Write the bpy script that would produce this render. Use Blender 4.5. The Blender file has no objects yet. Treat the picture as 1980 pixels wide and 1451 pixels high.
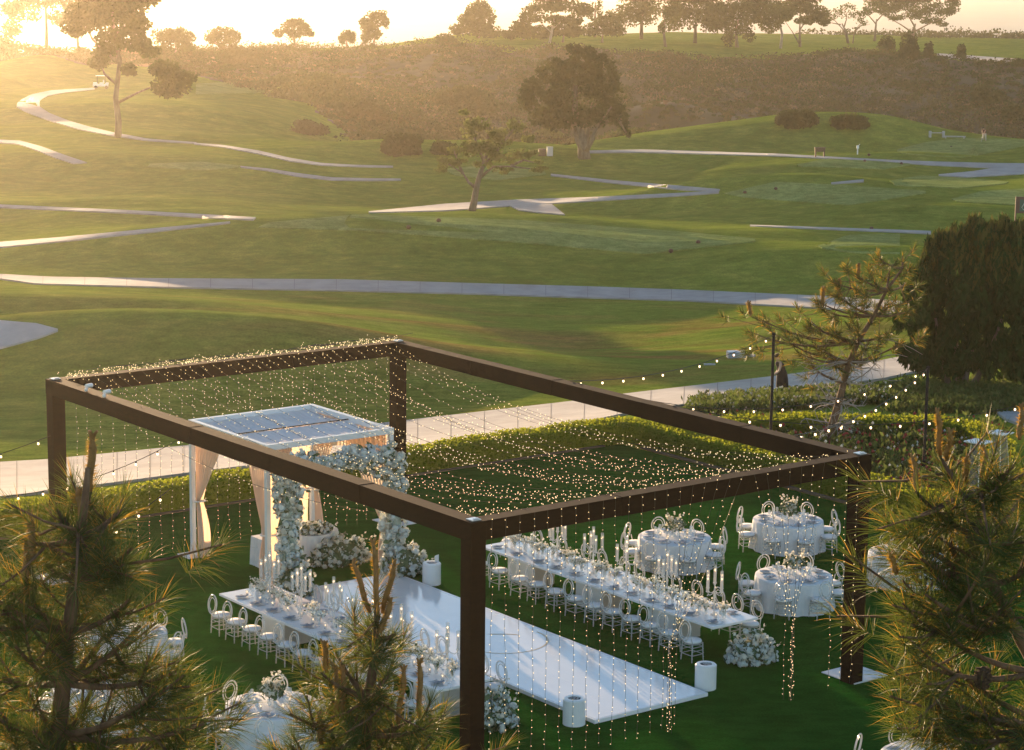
import bpy, math, random
import numpy as np
from mathutils import Vector, Matrix
R_ = random.Random(7)
NP = np.random.RandomState(11)
rad = math.radians
scene = bpy.context.scene
COL = scene.collection

# ------------------------------------------------------------------ camera, sky, sun, exposure
CAMH = 15.0
FPX, PITCH, ROLL = 4440.7, .1809, .0104
cam_d = bpy.data.cameras.new("camera"); cam = bpy.data.objects.new("camera", cam_d); COL.objects.link(cam)
cam_d.sensor_width = 36.0; cam_d.lens = 36.0 * FPX / 1980.0
cam_d.clip_start = .3; cam_d.clip_end = 30000
fwv = Vector((0, math.cos(PITCH), -math.sin(PITCH))); rt0 = Vector((1, 0, 0)); up0 = rt0.cross(fwv)
rtv = rt0 * math.cos(ROLL) + up0 * math.sin(ROLL); upv = -rt0 * math.sin(ROLL) + up0 * math.cos(ROLL)
cam.matrix_world = Matrix(((rtv.x, upv.x, -fwv.x, 0), (rtv.y, upv.y, -fwv.y, 0), (rtv.z, upv.z, -fwv.z, CAMH), (0, 0, 0, 1)))
scene.camera = cam
SUN_AZ = rad(-20.0)      # left of the view axis
SUN_EL = rad(5.0)
world = bpy.data.worlds.new("World"); scene.world = world; world.use_nodes = True
wn = world.node_tree; bg = wn.nodes["Background"]
sky = wn.nodes.new("ShaderNodeTexSky"); sky.sky_type = 'NISHITA'; sky.sun_disc = False
sky.sun_elevation = SUN_EL; sky.sun_rotation = SUN_AZ; sky.altitude = 50; sky.air_density = .75; sky.dust_density = .2; sky.ozone_density = 1.2
wn.links.new(sky.outputs[0], bg.inputs[0]); bg.inputs[1].default_value = .11
sun_d = bpy.data.lights.new("sun", 'SUN'); sun = bpy.data.objects.new("sun", sun_d); COL.objects.link(sun)
sun_d.energy = 3.8; sun_d.angle = rad(.5); sun_d.color = (1.0, .66, .36)
sdir = Vector((math.sin(SUN_AZ) * math.cos(SUN_EL), math.cos(SUN_AZ) * math.cos(SUN_EL), math.sin(SUN_EL)))
sun.rotation_euler = sdir.to_track_quat('Z', 'Y').to_euler()
scene.view_settings.view_transform = 'Standard'; scene.view_settings.look = 'None'
scene.view_settings.exposure = 1.72; scene.view_settings.gamma = 1; scene.view_settings.use_curve_mapping = False
cy = scene.cycles
cy.max_bounces = 8; cy.diffuse_bounces = 3; cy.glossy_bounces = 3; cy.transmission_bounces = 4; cy.transparent_max_bounces = 16
cy.volume_bounces = 1; cy.use_denoising = True; cy.caustics_reflective = False; cy.caustics_refractive = False
HAZE_DENSITY = .00014

# ------------------------------------------------------------------ helpers
TH = .65
U = np.array([math.cos(TH), math.sin(TH)]); V = np.array([-math.sin(TH), math.cos(TH)])
D0 = np.array([-.7032, 40.2292])
PL1, PL2, PH = 10.25, 17.27, 4.92
def W(u, v, z=0.0):
    p = D0 + u * U + v * V
    return (float(p[0]), float(p[1]), z)
def ray(px, py):
    d = fwv + rtv * ((px - 990) / FPX) - upv * ((py - 725.5) / FPX)
    return d
def un(px, py, z=0.0):
    d = ray(px, py); t = (z - CAMH) / d.z
    return Vector((d.x * t, d.y * t, z))

def link(o, parent=None):
    COL.objects.link(o)
    if parent is not None: o.parent = parent
    return o
def tag(o, label=None, cat=None, group=None, kind=None):
    if label: o['label'] = label
    if cat: o['category'] = cat
    if group: o['group'] = group
    if kind: o['kind'] = kind
    return o
def empty(name, loc, rz=0, label=None, cat=None, group=None):
    o = bpy.data.objects.new(name, None); link(o); o.location = loc; o.rotation_euler = (0, 0, rz); o.empty_display_size = .2
    return tag(o, label, cat, group)
def copy_tree(o, parent=None):
    c = o.copy(); COL.objects.link(c); c.parent = parent
    for ch in o.children: copy_tree(ch, c)
    return c

class MB:
    def __init__(s): s.v = []; s.f = []; s.m = []; s.n = 0; s.smooth = False
    def add(s, vs, fs, mi=0):
        vs = np.asarray(vs, float).reshape(-1, 3)
        s.v.append(vs); s.f += [tuple(i + s.n for i in f) for f in fs]; s.m += [mi] * len(fs); s.n += len(vs); return s
    def box(s, c, d, rz=0, mi=0, M=None):
        x, y, z = [a / 2 for a in d]
        p = np.array([(-x, -y, -z), (x, -y, -z), (x, y, -z), (-x, y, -z), (-x, -y, z), (x, -y, z), (x, y, z), (-x, y, z)])
        if rz: 
            cc, ss = math.cos(rz), math.sin(rz); p[:, :2] = p[:, :2] @ np.array([[cc, ss], [-ss, cc]])
        if M is not None: p = p @ np.array(M.to_3x3()).T
        return s.add(p + np.array(c), [(0, 3, 2, 1), (4, 5, 6, 7), (0, 1, 5, 4), (1, 2, 6, 5), (2, 3, 7, 6), (3, 0, 4, 7)], mi)
    def tube(s, pts, r, n=6, mi=0, cap=True):
        pts = np.asarray(pts, float); k = len(pts); rs = np.full(k, r) if np.isscalar(r) else np.asarray(r, float)
        t = np.gradient(pts, axis=0) if k > 2 else np.repeat((pts[1] - pts[0])[None], k, 0)
        t /= np.linalg.norm(t, axis=1)[:, None] + 1e-12
        ref = np.array([0, 0, 1.]) if abs(t[0][2]) < .9 else np.array([1., 0, 0])
        a = np.cross(t, ref); a /= np.linalg.norm(a, axis=1)[:, None] + 1e-9; b = np.cross(t, a)
        an = np.arange(n) * 2 * math.pi / n
        vs = pts[:, None, :] + rs[:, None, None] * (np.cos(an)[None, :, None] * a[:, None, :] + np.sin(an)[None, :, None] * b[:, None, :])
        fs = [(i * n + j, i * n + (j + 1) % n, (i + 1) * n + (j + 1) % n, (i + 1) * n + j) for i in range(k - 1) for j in range(n)]
        if cap: fs += [tuple(range(n))[::-1], tuple((k - 1) * n + j for j in range(n))]
        return s.add(vs, fs, mi)
    def ring(s, c, rx, rz, r, n=20, m=5, mi=0, M=None):   # ellipse ring in xz plane
        an = np.arange(n) * 2 * math.pi / n; bn = np.arange(m) * 2 * math.pi / m
        P = np.zeros((n, m, 3))
        for i, a in enumerate(an):
            ca, sa = math.cos(a), math.sin(a)
            for j, b in enumerate(bn):
                P[i, j] = ((rx + r * math.cos(b)) * ca, r * math.sin(b), (rz + r * math.cos(b)) * sa)
        P = P.reshape(-1, 3)
        if M is not None: P = P @ np.array(M.to_3x3()).T
        fs = [(i * m + j, i * m + (j + 1) % m, ((i + 1) % n) * m + (j + 1) % m, ((i + 1) % n) * m + j) for i in range(n) for j in range(m)]
        return s.add(P + np.array(c), fs, mi)
    def lathe(s, prof, n=16, c=(0, 0, 0), mi=0, wob=None):
        k = len(prof); vs = []
        for i, (r, z) in enumerate(prof):
            for j in range(n):
                a = 2 * math.pi * j / n; rr = r * (1 + (wob(i, a) if wob else 0))
                vs.append((c[0] + rr * math.cos(a), c[1] + rr * math.sin(a), c[2] + z))
        fs = [(i * n + j, i * n + (j + 1) % n, (i + 1) * n + (j + 1) % n, (i + 1) * n + j) for i in range(k - 1) for j in range(n)]
        if prof[0][0] > 1e-4: fs.append(tuple(range(n))[::-1])
        if prof[-1][0] > 1e-4: fs.append(tuple((k - 1) * n + j for j in range(n)))
        return s.add(vs, fs, mi)
    def ball(s, c, r, n=8, k=5, mi=0):
        r = (r, r, r) if np.isscalar(r) else r; vs = []
        for i in range(k + 1):
            ph = math.pi * i / k
            for j in range(n):
                a = 2 * math.pi * j / n; vs.append((c[0] + r[0] * math.sin(ph) * math.cos(a), c[1] + r[1] * math.sin(ph) * math.sin(a), c[2] + r[2] * math.cos(ph)))
        return s.add(vs, [(i * n + j, (i + 1) * n + j, (i + 1) * n + (j + 1) % n, i * n + (j + 1) % n) for i in range(k) for j in range(n)], mi)
    def octas(s, P, r, mi=0):
        P = np.asarray(P, float); r = np.full(len(P), r) if np.isscalar(r) else r
        o = np.array([(1, 0, 0), (-1, 0, 0), (0, 1, 0), (0, -1, 0), (0, 0, 1.2), (0, 0, -1.2)])
        vs = P[:, None, :] + o[None] * r[:, None, None]
        fb = [(0, 2, 4), (2, 1, 4), (1, 3, 4), (3, 0, 4), (2, 0, 5), (1, 2, 5), (3, 1, 5), (0, 3, 5)]
        return s.add(vs, [tuple(6 * i + q for q in f) for i in range(len(P)) for f in fb], mi)
    def mesh(s, name, mats):
        me = bpy.data.meshes.new(name)
        me.from_pydata(np.concatenate(s.v).tolist() if s.v else [], [], s.f)
        for m in (mats if isinstance(mats, (list, tuple)) else [mats]): me.materials.append(m)
        if any(s.m): me.polygons.foreach_set('material_index', s.m)
        if s.smooth: me.polygons.foreach_set('use_smooth', [True] * len(s.f))
        me.update(); return me
    def build(s, name, mats, parent=None, smooth=None):
        if smooth is not None: s.smooth = smooth
        o = bpy.data.objects.new(name, s.mesh(name, mats)); return link(o, parent)

def fast_mesh(name, verts, quads, mats, nper=4, mi=None):
    """verts (N,3), quads (F,nper) arrays -> mesh, quick path"""
    me = bpy.data.meshes.new(name); N = len(verts); Fn = len(quads)
    me.vertices.add(N); me.vertices.foreach_set('co', np.asarray(verts, np.float32).ravel())
    me.loops.add(Fn * nper); me.loops.foreach_set('vertex_index', np.asarray(quads, np.int32).ravel())
    me.polygons.add(Fn); me.polygons.foreach_set('loop_start', np.arange(Fn, dtype=np.int32) * nper)
    me.polygons.foreach_set('loop_total', np.full(Fn, nper, np.int32))
    for m in (mats if isinstance(mats, (list, tuple)) else [mats]): me.materials.append(m)
    if mi is not None: me.polygons.foreach_set('material_index', np.asarray(mi, np.int32))
    me.update(calc_edges=True); me.validate(); return me

def leaf_quads(P, size, aspect=1.0, up=None, jit=.5, rng=NP, normal=None):
    """small leaf cards: centre points P, random orientation"""
    n = len(P); a = rng.normal(size=(n, 3))
    if up is not None: a = a * jit + np.asarray(up)
    a /= np.linalg.norm(a, axis=1)[:, None]
    b = rng.normal(size=(n, 3)); b -= (b * a).sum(1)[:, None] * a; b /= np.linalg.norm(b, axis=1)[:, None]
    s = (size if not np.isscalar(size) else np.full(n, size)) * rng.uniform(.6, 1.3, n)
    A = a * (s * aspect)[:, None]; B = b * (s * .5)[:, None]
    vs = np.stack([P - A * .5 , P + B * .8, P + A * .5, P - B * .8], 1).reshape(-1, 3)
    return vs, np.arange(4 * n).reshape(n, 4)

def lobes(L, n, rng=NP, shell=.55):
    """points in a union of ellipsoids (cx,cy,cz,rx,ry,rz), denser near surface"""
    L = np.asarray(L, float); w = (L[:, 3] * L[:, 4] * L[:, 5]) ** .667; idx = rng.choice(len(L), n, p=w / w.sum())
    d = rng.normal(size=(n, 3)); d /= np.linalg.norm(d, axis=1)[:, None]
    r = (shell ** 3 + (1 - shell ** 3) * rng.uniform(0, 1, n)) ** (1 / 3.)
    return L[idx, :3] + d * r[:, None] * L[idx, 3:6]

# ------------------------------------------------------------------ materials
def mk(name):
    m = bpy.data.materials.new(name); m.use_nodes = True; nt = m.node_tree
    return m, nt, nt.nodes["Principled BSDF"], nt.nodes["Material Output"]
def noise_col(nt, c1, c2, scale=4, detail=4, coord='Object', rough=.6, lo=.35, hi=.65, sc3=None):
    tc = nt.nodes.new("ShaderNodeTexCoord"); no = nt.nodes.new("ShaderNodeTexNoise"); no.inputs['Scale'].default_value = scale
    no.inputs['Detail'].default_value = detail; no.inputs['Roughness'].default_value = rough
    src = tc.outputs[coord]
    if sc3:
        mp = nt.nodes.new("ShaderNodeMapping"); mp.inputs['Scale'].default_value = sc3; nt.links.new(src, mp.inputs[0]); src = mp.outputs[0]
    nt.links.new(src, no.inputs['Vector'])
    cr = nt.nodes.new("ShaderNodeValToRGB"); cr.color_ramp.elements[0].position = lo; cr.color_ramp.elements[1].position = hi
    cr.color_ramp.elements[0].color = (*c1, 1); cr.color_ramp.elements[1].color = (*c2, 1)
    nt.links.new(no.outputs['Fac'], cr.inputs[0]); return cr.outputs[0], no
def add_bump(nt, bs, fac, strength, dist):
    b = nt.nodes.new("ShaderNodeBump"); b.inputs['Strength'].default_value = strength; b.inputs['Distance'].default_value = dist
    nt.links.new(fac, b.inputs['Height']); nt.links.new(b.outputs[0], bs.inputs['Normal']); return b
def mat(name, c1, c2=None, rough=.6, scale=6, metal=0, bump=0, bdist=.01, spec=.4, alpha=1, transl=0, tcol=None, emit=None, es=0, sc3=None, coord='Object', sheen=0):
    m, nt, bs, out = mk(name)
    c2 = c2 or tuple(min(1, x * 1.15) for x in c1)
    col, no = noise_col(nt, c1, c2, scale, coord=coord, sc3=sc3)
    nt.links.new(col, bs.inputs['Base Color'])
    bs.inputs['Roughness'].default_value = rough; bs.inputs['Metallic'].default_value = metal; bs.inputs['Specular IOR Level'].default_value = spec
    if alpha < 1: bs.inputs['Alpha'].default_value = alpha
    if sheen: bs.inputs['Sheen Weight'].default_value = sheen
    if bump: add_bump(nt, bs, no.outputs['Fac'], bump, bdist)
    if emit:
        bs.inputs['Emission Color'].default_value = (*emit, 1); bs.inputs['Emission Strength'].default_value = es
        m.cycles.emission_sampling = 'NONE'
    if transl:
        tr = nt.nodes.new("ShaderNodeBsdfTranslucent"); mx = nt.nodes.new("ShaderNodeMixShader"); mx.inputs[0].default_value = transl
        if tcol: tr.inputs[0].default_value = (*tcol, 1)
        else: nt.links.new(col, tr.inputs[0])
        nt.links.new(bs.outputs[0], mx.inputs[1]); nt.links.new(tr.outputs[0], mx.inputs[2]); nt.links.new(mx.outputs[0], out.inputs[0])
    return m

def grass_mat(name, cols, big=(.06, .5), streak=1.0, fine=9, bump=.6, bdist=.05, dry=None, sheen=.3):
    """cols: dark, mid, light; big: scales of the two broad noises"""
    m, nt, bs, out = mk(name)
    geo = nt.nodes.new("ShaderNodeNewGeometry")
    def N(scale, detail=4, sc3=None, dist=0):
        n = nt.nodes.new("ShaderNodeTexNoise"); n.inputs['Scale'].default_value = scale; n.inputs['Detail'].default_value = detail; n.inputs['Distortion'].default_value = dist
        src = geo.outputs['Position']
        if sc3:
            mp = nt.nodes.new("ShaderNodeMapping"); mp.inputs['Scale'].default_value = sc3; nt.links.new(src, mp.inputs[0]); src = mp.outputs[0]
        nt.links.new(src, n.inputs['Vector']); return n
    n1 = N(big[0], 3); n2 = N(big[1], 5); n3 = N(fine, 3)
    def mix(a, b, f, t='MIX'):
        x = nt.nodes.new("ShaderNodeMix"); x.data_type = 'RGBA'; x.blend_type = t
        for s, k in ((a, 6), (b, 7)):
            if isinstance(s, tuple): x.inputs[k].default_value = (*s, 1)
            else: nt.links.new(s, x.inputs[k])
        if isinstance(f, float): x.inputs[0].default_value = f
        else: nt.links.new(f, x.inputs[0])
        return x.outputs[2]
    def ramp(n, lo, hi):
        r = nt.nodes.new("ShaderNodeMapRange"); r.inputs[1].default_value = lo; r.inputs[2].default_value = hi; r.clamp = True
        nt.links.new(n.outputs['Fac'], r.inputs[0]); return r.outputs[0]
    c = mix(cols[0], cols[1], ramp(n1, .35, .65)); c = mix(c, cols[2], ramp(n2, .42, .8))
    if dry is not None:
        dn = N(.16, 6, (.5, 1.3, .1), .6); dr = ramp(dn, .48, .72)
        # patches stay within a region of the ground
        sep = nt.nodes.new("ShaderNodeVectorMath"); sep.operation = 'DISTANCE'; nt.links.new(geo.outputs['Position'], sep.inputs[0]); sep.inputs[1].default_value = dry[1]
        mr = nt.nodes.new("ShaderNodeMapRange"); mr.inputs[1].default_value = dry[2]; mr.inputs[2].default_value = dry[2] * .35; nt.links.new(sep.outputs['Value'], mr.inputs[0])
        mu = nt.nodes.new("ShaderNodeMath"); mu.operation = 'MULTIPLY'; nt.links.new(dr, mu.inputs[0]); nt.links.new(mr.outputs[0], mu.inputs[1])
        c = mix(c, dry[0], mu.outputs[0])
    fr = ramp(n3, .25, .75); dk = mix((.72, .72, .72), (1.22, 1.22, 1.22), fr); c = mix(c, dk, 1.0, 'MULTIPLY')
    n5 = N(.55, 6, (.45, 1.3, 1), 1.2); c = mix(c, mix((.82, .85, .8), (1.15, 1.12, 1.18), ramp(n5, .36, .64)), float(streak), 'MULTIPLY')
    n6 = N(2.6, 3, (.6, 1.2, 1), .5); c = mix(c, mix((.82, .84, .8), (1.16, 1.14, 1.2), ramp(n6, .35, .65)), 1.0, 'MULTIPLY')
    nt.links.new(c, bs.inputs['Base Color']); bs.inputs['Roughness'].default_value = .9; bs.inputs['Specular IOR Level'].default_value = .0
    bs.inputs['Sheen Weight'].default_value = sheen; bs.inputs['Sheen Roughness'].default_value = .6; bs.inputs['Sheen Tint'].default_value = (.75, .9, .3, 1)
    ad = nt.nodes.new("ShaderNodeMath"); ad.operation = 'ADD'
    n4 = N(1.1, 4, (1, 2.2, 1)); nt.links.new(n3.outputs['Fac'], ad.inputs[0]); nt.links.new(n4.outputs['Fac'], ad.inputs[1])
    add_bump(nt, bs, ad.outputs[0], bump, bdist)
    return m

M = {}
M['rough_grass'] = grass_mat('course_grass', ((.120, .190, .026), (.165, .235, .032), (.225, .270, .045)), dry=((.26, .15, .05), (3, 112, -4), 34), bump=.5, bdist=.012, sheen=.0)
M['lawn'] = grass_mat('lawn_grass', ((.009, .070, .009), (.012, .084, .010), (.018, .098, .013)), big=(.12, 1.2), streak=.3, fine=22, bump=.4, bdist=.004, sheen=.0)
M['tee'] = grass_mat('tee_grass', ((.19, .26, .07), (.22, .29, .085), (.25, .32, .10)), bump=.3, bdist=.006, sheen=.0)
M['path'] = mat('path_concrete', (.30, .30, .30), (.39, .39, .385), rough=.9, spec=.25, scale=.8, coord='Object')
M['sand'] = mat('bunker_sand', (.42, .41, .40), (.5, .49, .47), rough=.9, scale=1.5)
M['soil'] = mat('bed_soil', (.10, .07, .045), (.16, .12, .07), rough=.95, scale=1.2)
M['scrub_ground'] = mat('scrub_ground', (.05, .045, .020), (.11, .085, .04), rough=.95, scale=.12)
M['scrub'] = mat('scrub_leaf', (.035, .055, .015), (.12, .10, .04), rough=.9, scale=.05, transl=.25, spec=.1)
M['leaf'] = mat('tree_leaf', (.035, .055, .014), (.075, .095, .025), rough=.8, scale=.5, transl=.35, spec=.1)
M['leaf_cypress'] = mat('cypress_leaf', (.03, .045, .012), (.07, .075, .02), rough=.8, scale=.4, transl=.3, spec=.1)
M['leaf_light'] = mat('coral_tree_leaf', (.09, .12, .03), (.17, .19, .05), rough=.75, scale=.6, transl=.45, spec=.1)
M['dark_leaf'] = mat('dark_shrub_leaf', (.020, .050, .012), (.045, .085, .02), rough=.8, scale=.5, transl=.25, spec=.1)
M['rust_leaf'] = mat('olive_gold_tip_leaf', (.075, .085, .02), (.14, .13, .035), rough=.8, scale=.5, transl=.3, spec=.1)  # olive-gold leaves for the upper fringe of the big shrub
M['hedge'] = mat('hedge_leaf', (.07, .14, .012), (.15, .22, .03), rough=.8, scale=3, transl=.5, tcol=(.36, .40, .03), spec=.05)
M['plant'] = mat('border_leaf', (.06, .10, .02), (.14, .17, .05), rough=.8, scale=2, transl=.4, spec=.1)
M['bark'] = mat('bark', (.11, .08, .055), (.22, .17, .13), rough=.95, scale=3, bump=.6, bdist=.03, sc3=(1, 1, .25))
M['bark_pale'] = mat('pale_bark', (.30, .26, .22), (.42, .37, .33), rough=.9, scale=3, bump=.3, bdist=.02)
M['bark_pine'] = mat('pine_bark', (.09, .05, .03), (.20, .12, .07), rough=.95, scale=9, bump=.7, bdist=.02, sc3=(1, 1, .4))
M['needle'] = mat('pine_needle', (.024, .052, .015), (.052, .082, .025), rough=.55, scale=2.0, transl=.3, tcol=(.16, .20, .03), spec=.25)
M['needle_lit_young'] = mat('sunlit_and_young_needle', (.12, .09, .02), (.22, .16, .04), rough=.55, scale=3, transl=.45, tcol=(.5, .30, .05), spec=.25)  # gold sun highlights put into needle colour; also colours young shoot bristles
M['candle_shoot'] = mat('pine_candle', (.22, .12, .04), (.36, .20, .07), rough=.8, scale=14, bump=.5, bdist=.01)
M['cone'] = mat('pine_cone', (.05, .03, .018), (.10, .06, .035), rough=.9, scale=20)
M['beam'] = mat('dark_bronze_wrap', (.011, .004, .001), (.018, .007, .002), rough=.8, scale=5, spec=.12, sc3=(1, 1, 3), bump=.15, bdist=.004)
M['beam_seam'] = mat('wrap_seam', (.016, .010, .007), rough=.7)
M['steel'] = mat('steel_cap', (.55, .56, .58), rough=.35, metal=.7)
M['plate_white'] = mat('base_plate_white', (.62, .63, .63), (.70, .70, .70), rough=.5, scale=3)
M['white'] = mat('white_paint', (.78, .79, .80), (.84, .84, .84), rough=.35, scale=2)
M['gloss_floor'] = mat('white_dance_floor', (.80, .80, .80), (.86, .86, .86), rough=.12, scale=.7, spec=.6)
M['gold'] = mat('gold_line', (.60, .47, .28), (.66, .52, .33), rough=.4, scale=3)
M['seam'] = mat('path_joint', (.20, .20, .20), rough=.9, spec=.05)
M['tabletop'] = mat('white_laminate', (.76, .77, .78), (.82, .82, .82), rough=.25, scale=3)
M['pedestal'] = mat('pedestal_taupe', (.52, .49, .46), (.58, .55, .52), rough=.6, scale=2)
M['cloth'] = mat('table_linen', (.70, .73, .76), (.78, .80, .82), rough=.85, scale=5, sheen=.2, transl=.12)
M['napkin'] = mat('blue_grey_napkin', (.20, .24, .30), (.30, .34, .40), rough=.9, scale=9)
M['china'] = mat('grey_rim_china', (.50, .52, .55), (.6, .62, .64), rough=.2, scale=8)
M['cutlery'] = mat('silver_cutlery', (.45, .44, .42), rough=.25, metal=1)
M['cushion'] = mat('white_cushion', (.76, .77, .78), (.82, .82, .82), rough=.8, scale=6)
M['drape'] = mat('sheer_drape', (.80, .70, .62), (.86, .77, .68), rough=.9, scale=3, transl=.55, tcol=(.9, .66, .48))
M['roof_cloth'] = mat('roof_fabric', (.90, .82, .78), (.95, .88, .84), rough=.9, spec=.05, scale=1.5, sc3=(6, .6, 1))
M['petal'] = mat('white_petal', (.62, .68, .66), (.84, .86, .82), rough=.7, scale=14, transl=.25)
M['petal_warm'] = mat('cream_petal', (.74, .70, .60), (.86, .82, .72), rough=.7, scale=14, transl=.3)
M['petal_moss'] = mat('pale_leafy_core', (.22, .28, .22), (.45, .5, .44), rough=.9, scale=9)
M['petal_red'] = mat('red_rose_petal', (.30, .02, .02), (.42, .04, .03), rough=.7, scale=10)
M['petal_pink'] = mat('pink_petal', (.55, .35, .30), (.7, .5, .42), rough=.7, scale=10)
M['stem'] = mat('green_stem', (.06, .10, .04), (.11, .16, .07), rough=.7, scale=6)
M['wire'] = mat('dark_wire', (.02, .018, .015), rough=.6)
M['bulb'] = mat('warm_bulb', (.9, .7, .4), rough=.4, emit=(1.0, .70, .34), es=.75)
M['bulb_big'] = mat('festoon_bulb', (.9, .7, .5), rough=.4, emit=(1.0, .66, .36), es=1.5)
M['flame'] = mat('candle_flame', (1, .7, .4), rough=.4, emit=(1.0, .62, .30), es=2.2)
M['candle'] = mat('candle_wax', (.62, .52, .45), rough=.5)
M['dark_glass'] = mat('smoked_chimney', (.10, .085, .075), rough=.15, alpha=.55, spec=.8)
def clear_mat(name, base, tf, rough=.08, tint=(1, 1, 1)):
    m, nt, bs, out = mk(name); bs.inputs['Base Color'].default_value = (*base, 1); bs.inputs['Roughness'].default_value = rough; bs.inputs['Specular IOR Level'].default_value = .9
    no = nt.nodes.new("ShaderNodeTexNoise"); no.inputs['Scale'].default_value = 12
    mr = nt.nodes.new("ShaderNodeMapRange"); mr.inputs[3].default_value = rough * .7; mr.inputs[4].default_value = rough * 1.5
    nt.links.new(no.outputs['Fac'], mr.inputs[0]); nt.links.new(mr.outputs[0], bs.inputs['Roughness'])
    t = nt.nodes.new("ShaderNodeBsdfTransparent"); t.inputs[0].default_value = (*tint, 1); mx = nt.nodes.new("ShaderNodeMixShader"); mx.inputs[0].default_value = tf
    nt.links.new(bs.outputs[0], mx.inputs[1]); nt.links.new(t.outputs[0], mx.inputs[2]); nt.links.new(mx.outputs[0], out.inputs[0]); return m
M['acrylic'] = clear_mat('clear_acrylic', (.72, .72, .70), .45, .12, (.95, .95, .95))
M['glass'] = clear_mat('clear_glass', (.75, .78, .78), .62, .05)
M['dark_wood'] = mat('dark_wood', (.09, .05, .03), (.14, .08, .05), rough=.7, scale=8)
M['black'] = mat('black_cloth', (.012, .012, .014), rough=.9)
M['skin'] = mat('skin', (.48, .30, .22), rough=.6)
M['hair'] = mat('brown_hair', (.05, .03, .02), rough=.8)
M['maroon'] = mat('dark_red_shirt', (.10, .02, .025), rough=.9)
M['khaki'] = mat('pale_trousers', (.45, .40, .33), rough=.9)
M['stone'] = mat('pale_stone', (.34, .35, .36), (.44, .45, .46), rough=.8, scale=4)
M['mesh_steel'] = mat('heater_mesh', (.20, .21, .23), rough=.4, metal=.6, alpha=.75)
M['sign_brown'] = mat('sign_brown', (.10, .055, .045), rough=.7)
M['sign_green'] = mat('sign_green', (.03, .10, .08), rough=.6)
M['sign_pale'] = mat('sign_pale_line', (.35, .45, .42), rough=.6)
M['rubber'] = mat('tyre_rubber', (.02, .02, .02), rough=.8)
M['sea'] = mat('sea_water', (.05, .09, .12), (.07, .11, .14), rough=.5, scale=.02, spec=.4)
M['tee_marker'] = mat('dark_marker', (.08, .03, .02), rough=.6)
HAZE_G = .8

# ------------------------------------------------------------------ terrain
def dep(px, py):
    d = ray(px, py); return -d.z / d.y
def zy(px, D, py): return CAMH - dep(px, py) * D
COLS = {
 0:   [(60, 'z', -.1), (72, 'y', 962), (79, 'y', 898), (100, 'y', 730), (118, 'y', 630), (135, 'y', 552), (160, 'y', 470), (185, 'y', 400), (230, 'y', 300), (290, 'y', 195), (360, 'y', 140), (430, 'y', 100), (600, 'z', -20), (760, 'z', -60)],
 500: [(64, 'z', -.1), (74, 'y', 925), (84, 'y', 845), (100, 'y', 740), (118, 'y', 645), (135, 'y', 565), (160, 'y', 470), (190, 'y', 395), (230, 'y', 320), (270, 'y', 250), (310, 'y', 182), (340, 'z', -6.5), (380, 'y', 150), (430, 'y', 98), (600, 'z', -20), (760, 'z', -60)],
 900: [(70, 'z', -.1), (80, 'y', 858), (85, 'y', 815), (100, 'y', 745), (120, 'y', 645), (140, 'y', 560), (170, 'y', 452), (200, 'y', 390), (240, 'y', 312), (262, 'z', -9), (290, 'z', -13), (330, 'y', 255), (420, 'y', 82), (470, 'y', 62), (600, 'z', -8), (760, 'z', -60)],
 1300:[(76, 'z', -.1), (84, 'y', 795), (95, 'y', 748), (120, 'y', 640), (140, 'y', 560), (170, 'y', 455), (200, 'y', 382), (240, 'y', 304), (268, 'y', 250), (285, 'z', -10), (310, 'z', -13), (330, 'z', -11.5), (400, 'y', 98), (460, 'y', 76), (600, 'y', 62), (760, 'z', -40)],
 1700:[(80, 'z', -.1), (88, 'y', 745), (97, 'y', 708), (120, 'y', 620), (140, 'y', 545), (170, 'y', 448), (200, 'y', 372), (240, 'y', 308), (270, 'y', 262), (285, 'z', -10), (310, 'z', -13), (330, 'z', -12), (400, 'y', 122), (430, 'y', 102), (520, 'y', 80), (620, 'y', 69), (760, 'z', -30)],
 1980:[(80, 'z', -.1), (90, 'y', 720), (100, 'y', 680), (120, 'y', 605), (140, 'y', 530), (170, 'y', 440), (200, 'y', 365), (235, 'y', 315), (262, 'y', 268), (280, 'z', -10), (310, 'z', -13), (330, 'z', -12), (395, 'y', 127), (430, 'y', 114), (520, 'y', 88), (620, 'y', 74), (760, 'z', -30)],
}
DG = np.arange(20, 802, 2.0)
pxs = sorted(COLS); tab = []
for p in pxs:
    Dn = [20] + [a[0] for a in COLS[p]] + [802]; Zn = [-.05] + [a[2] if a[1] == 'z' else zy(p, a[0], a[2]) for a in COLS[p]] + [COLS[p][-1][2]]
    z = np.interp(DG, Dn, Zn); k = np.exp(-.5 * (np.arange(-12, 13) * 2 / 4.0) ** 2); k /= k.sum()
    zp = np.pad(z, 12, mode='edge'); zs = np.convolve(zp, k, 'valid'); wgt = np.clip((DG - 62) / 10, 0, 1); tab.append(z * (1 - wgt) + zs * wgt)
tab = np.array(tab); PG = np.arange(-1400, 3401, 20.0)
T2 = np.array([np.interp(PG, pxs, tab[:, j]) for j in range(len(DG))]).T
k = np.exp(-.5 * (np.arange(-12, 13) * 20 / 90.0) ** 2); k /= k.sum()
T2 = np.array([np.convolve(np.pad(T2[:, j], 12, mode='edge'), k, 'valid') for j in range(T2.shape[1])]).T
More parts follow.
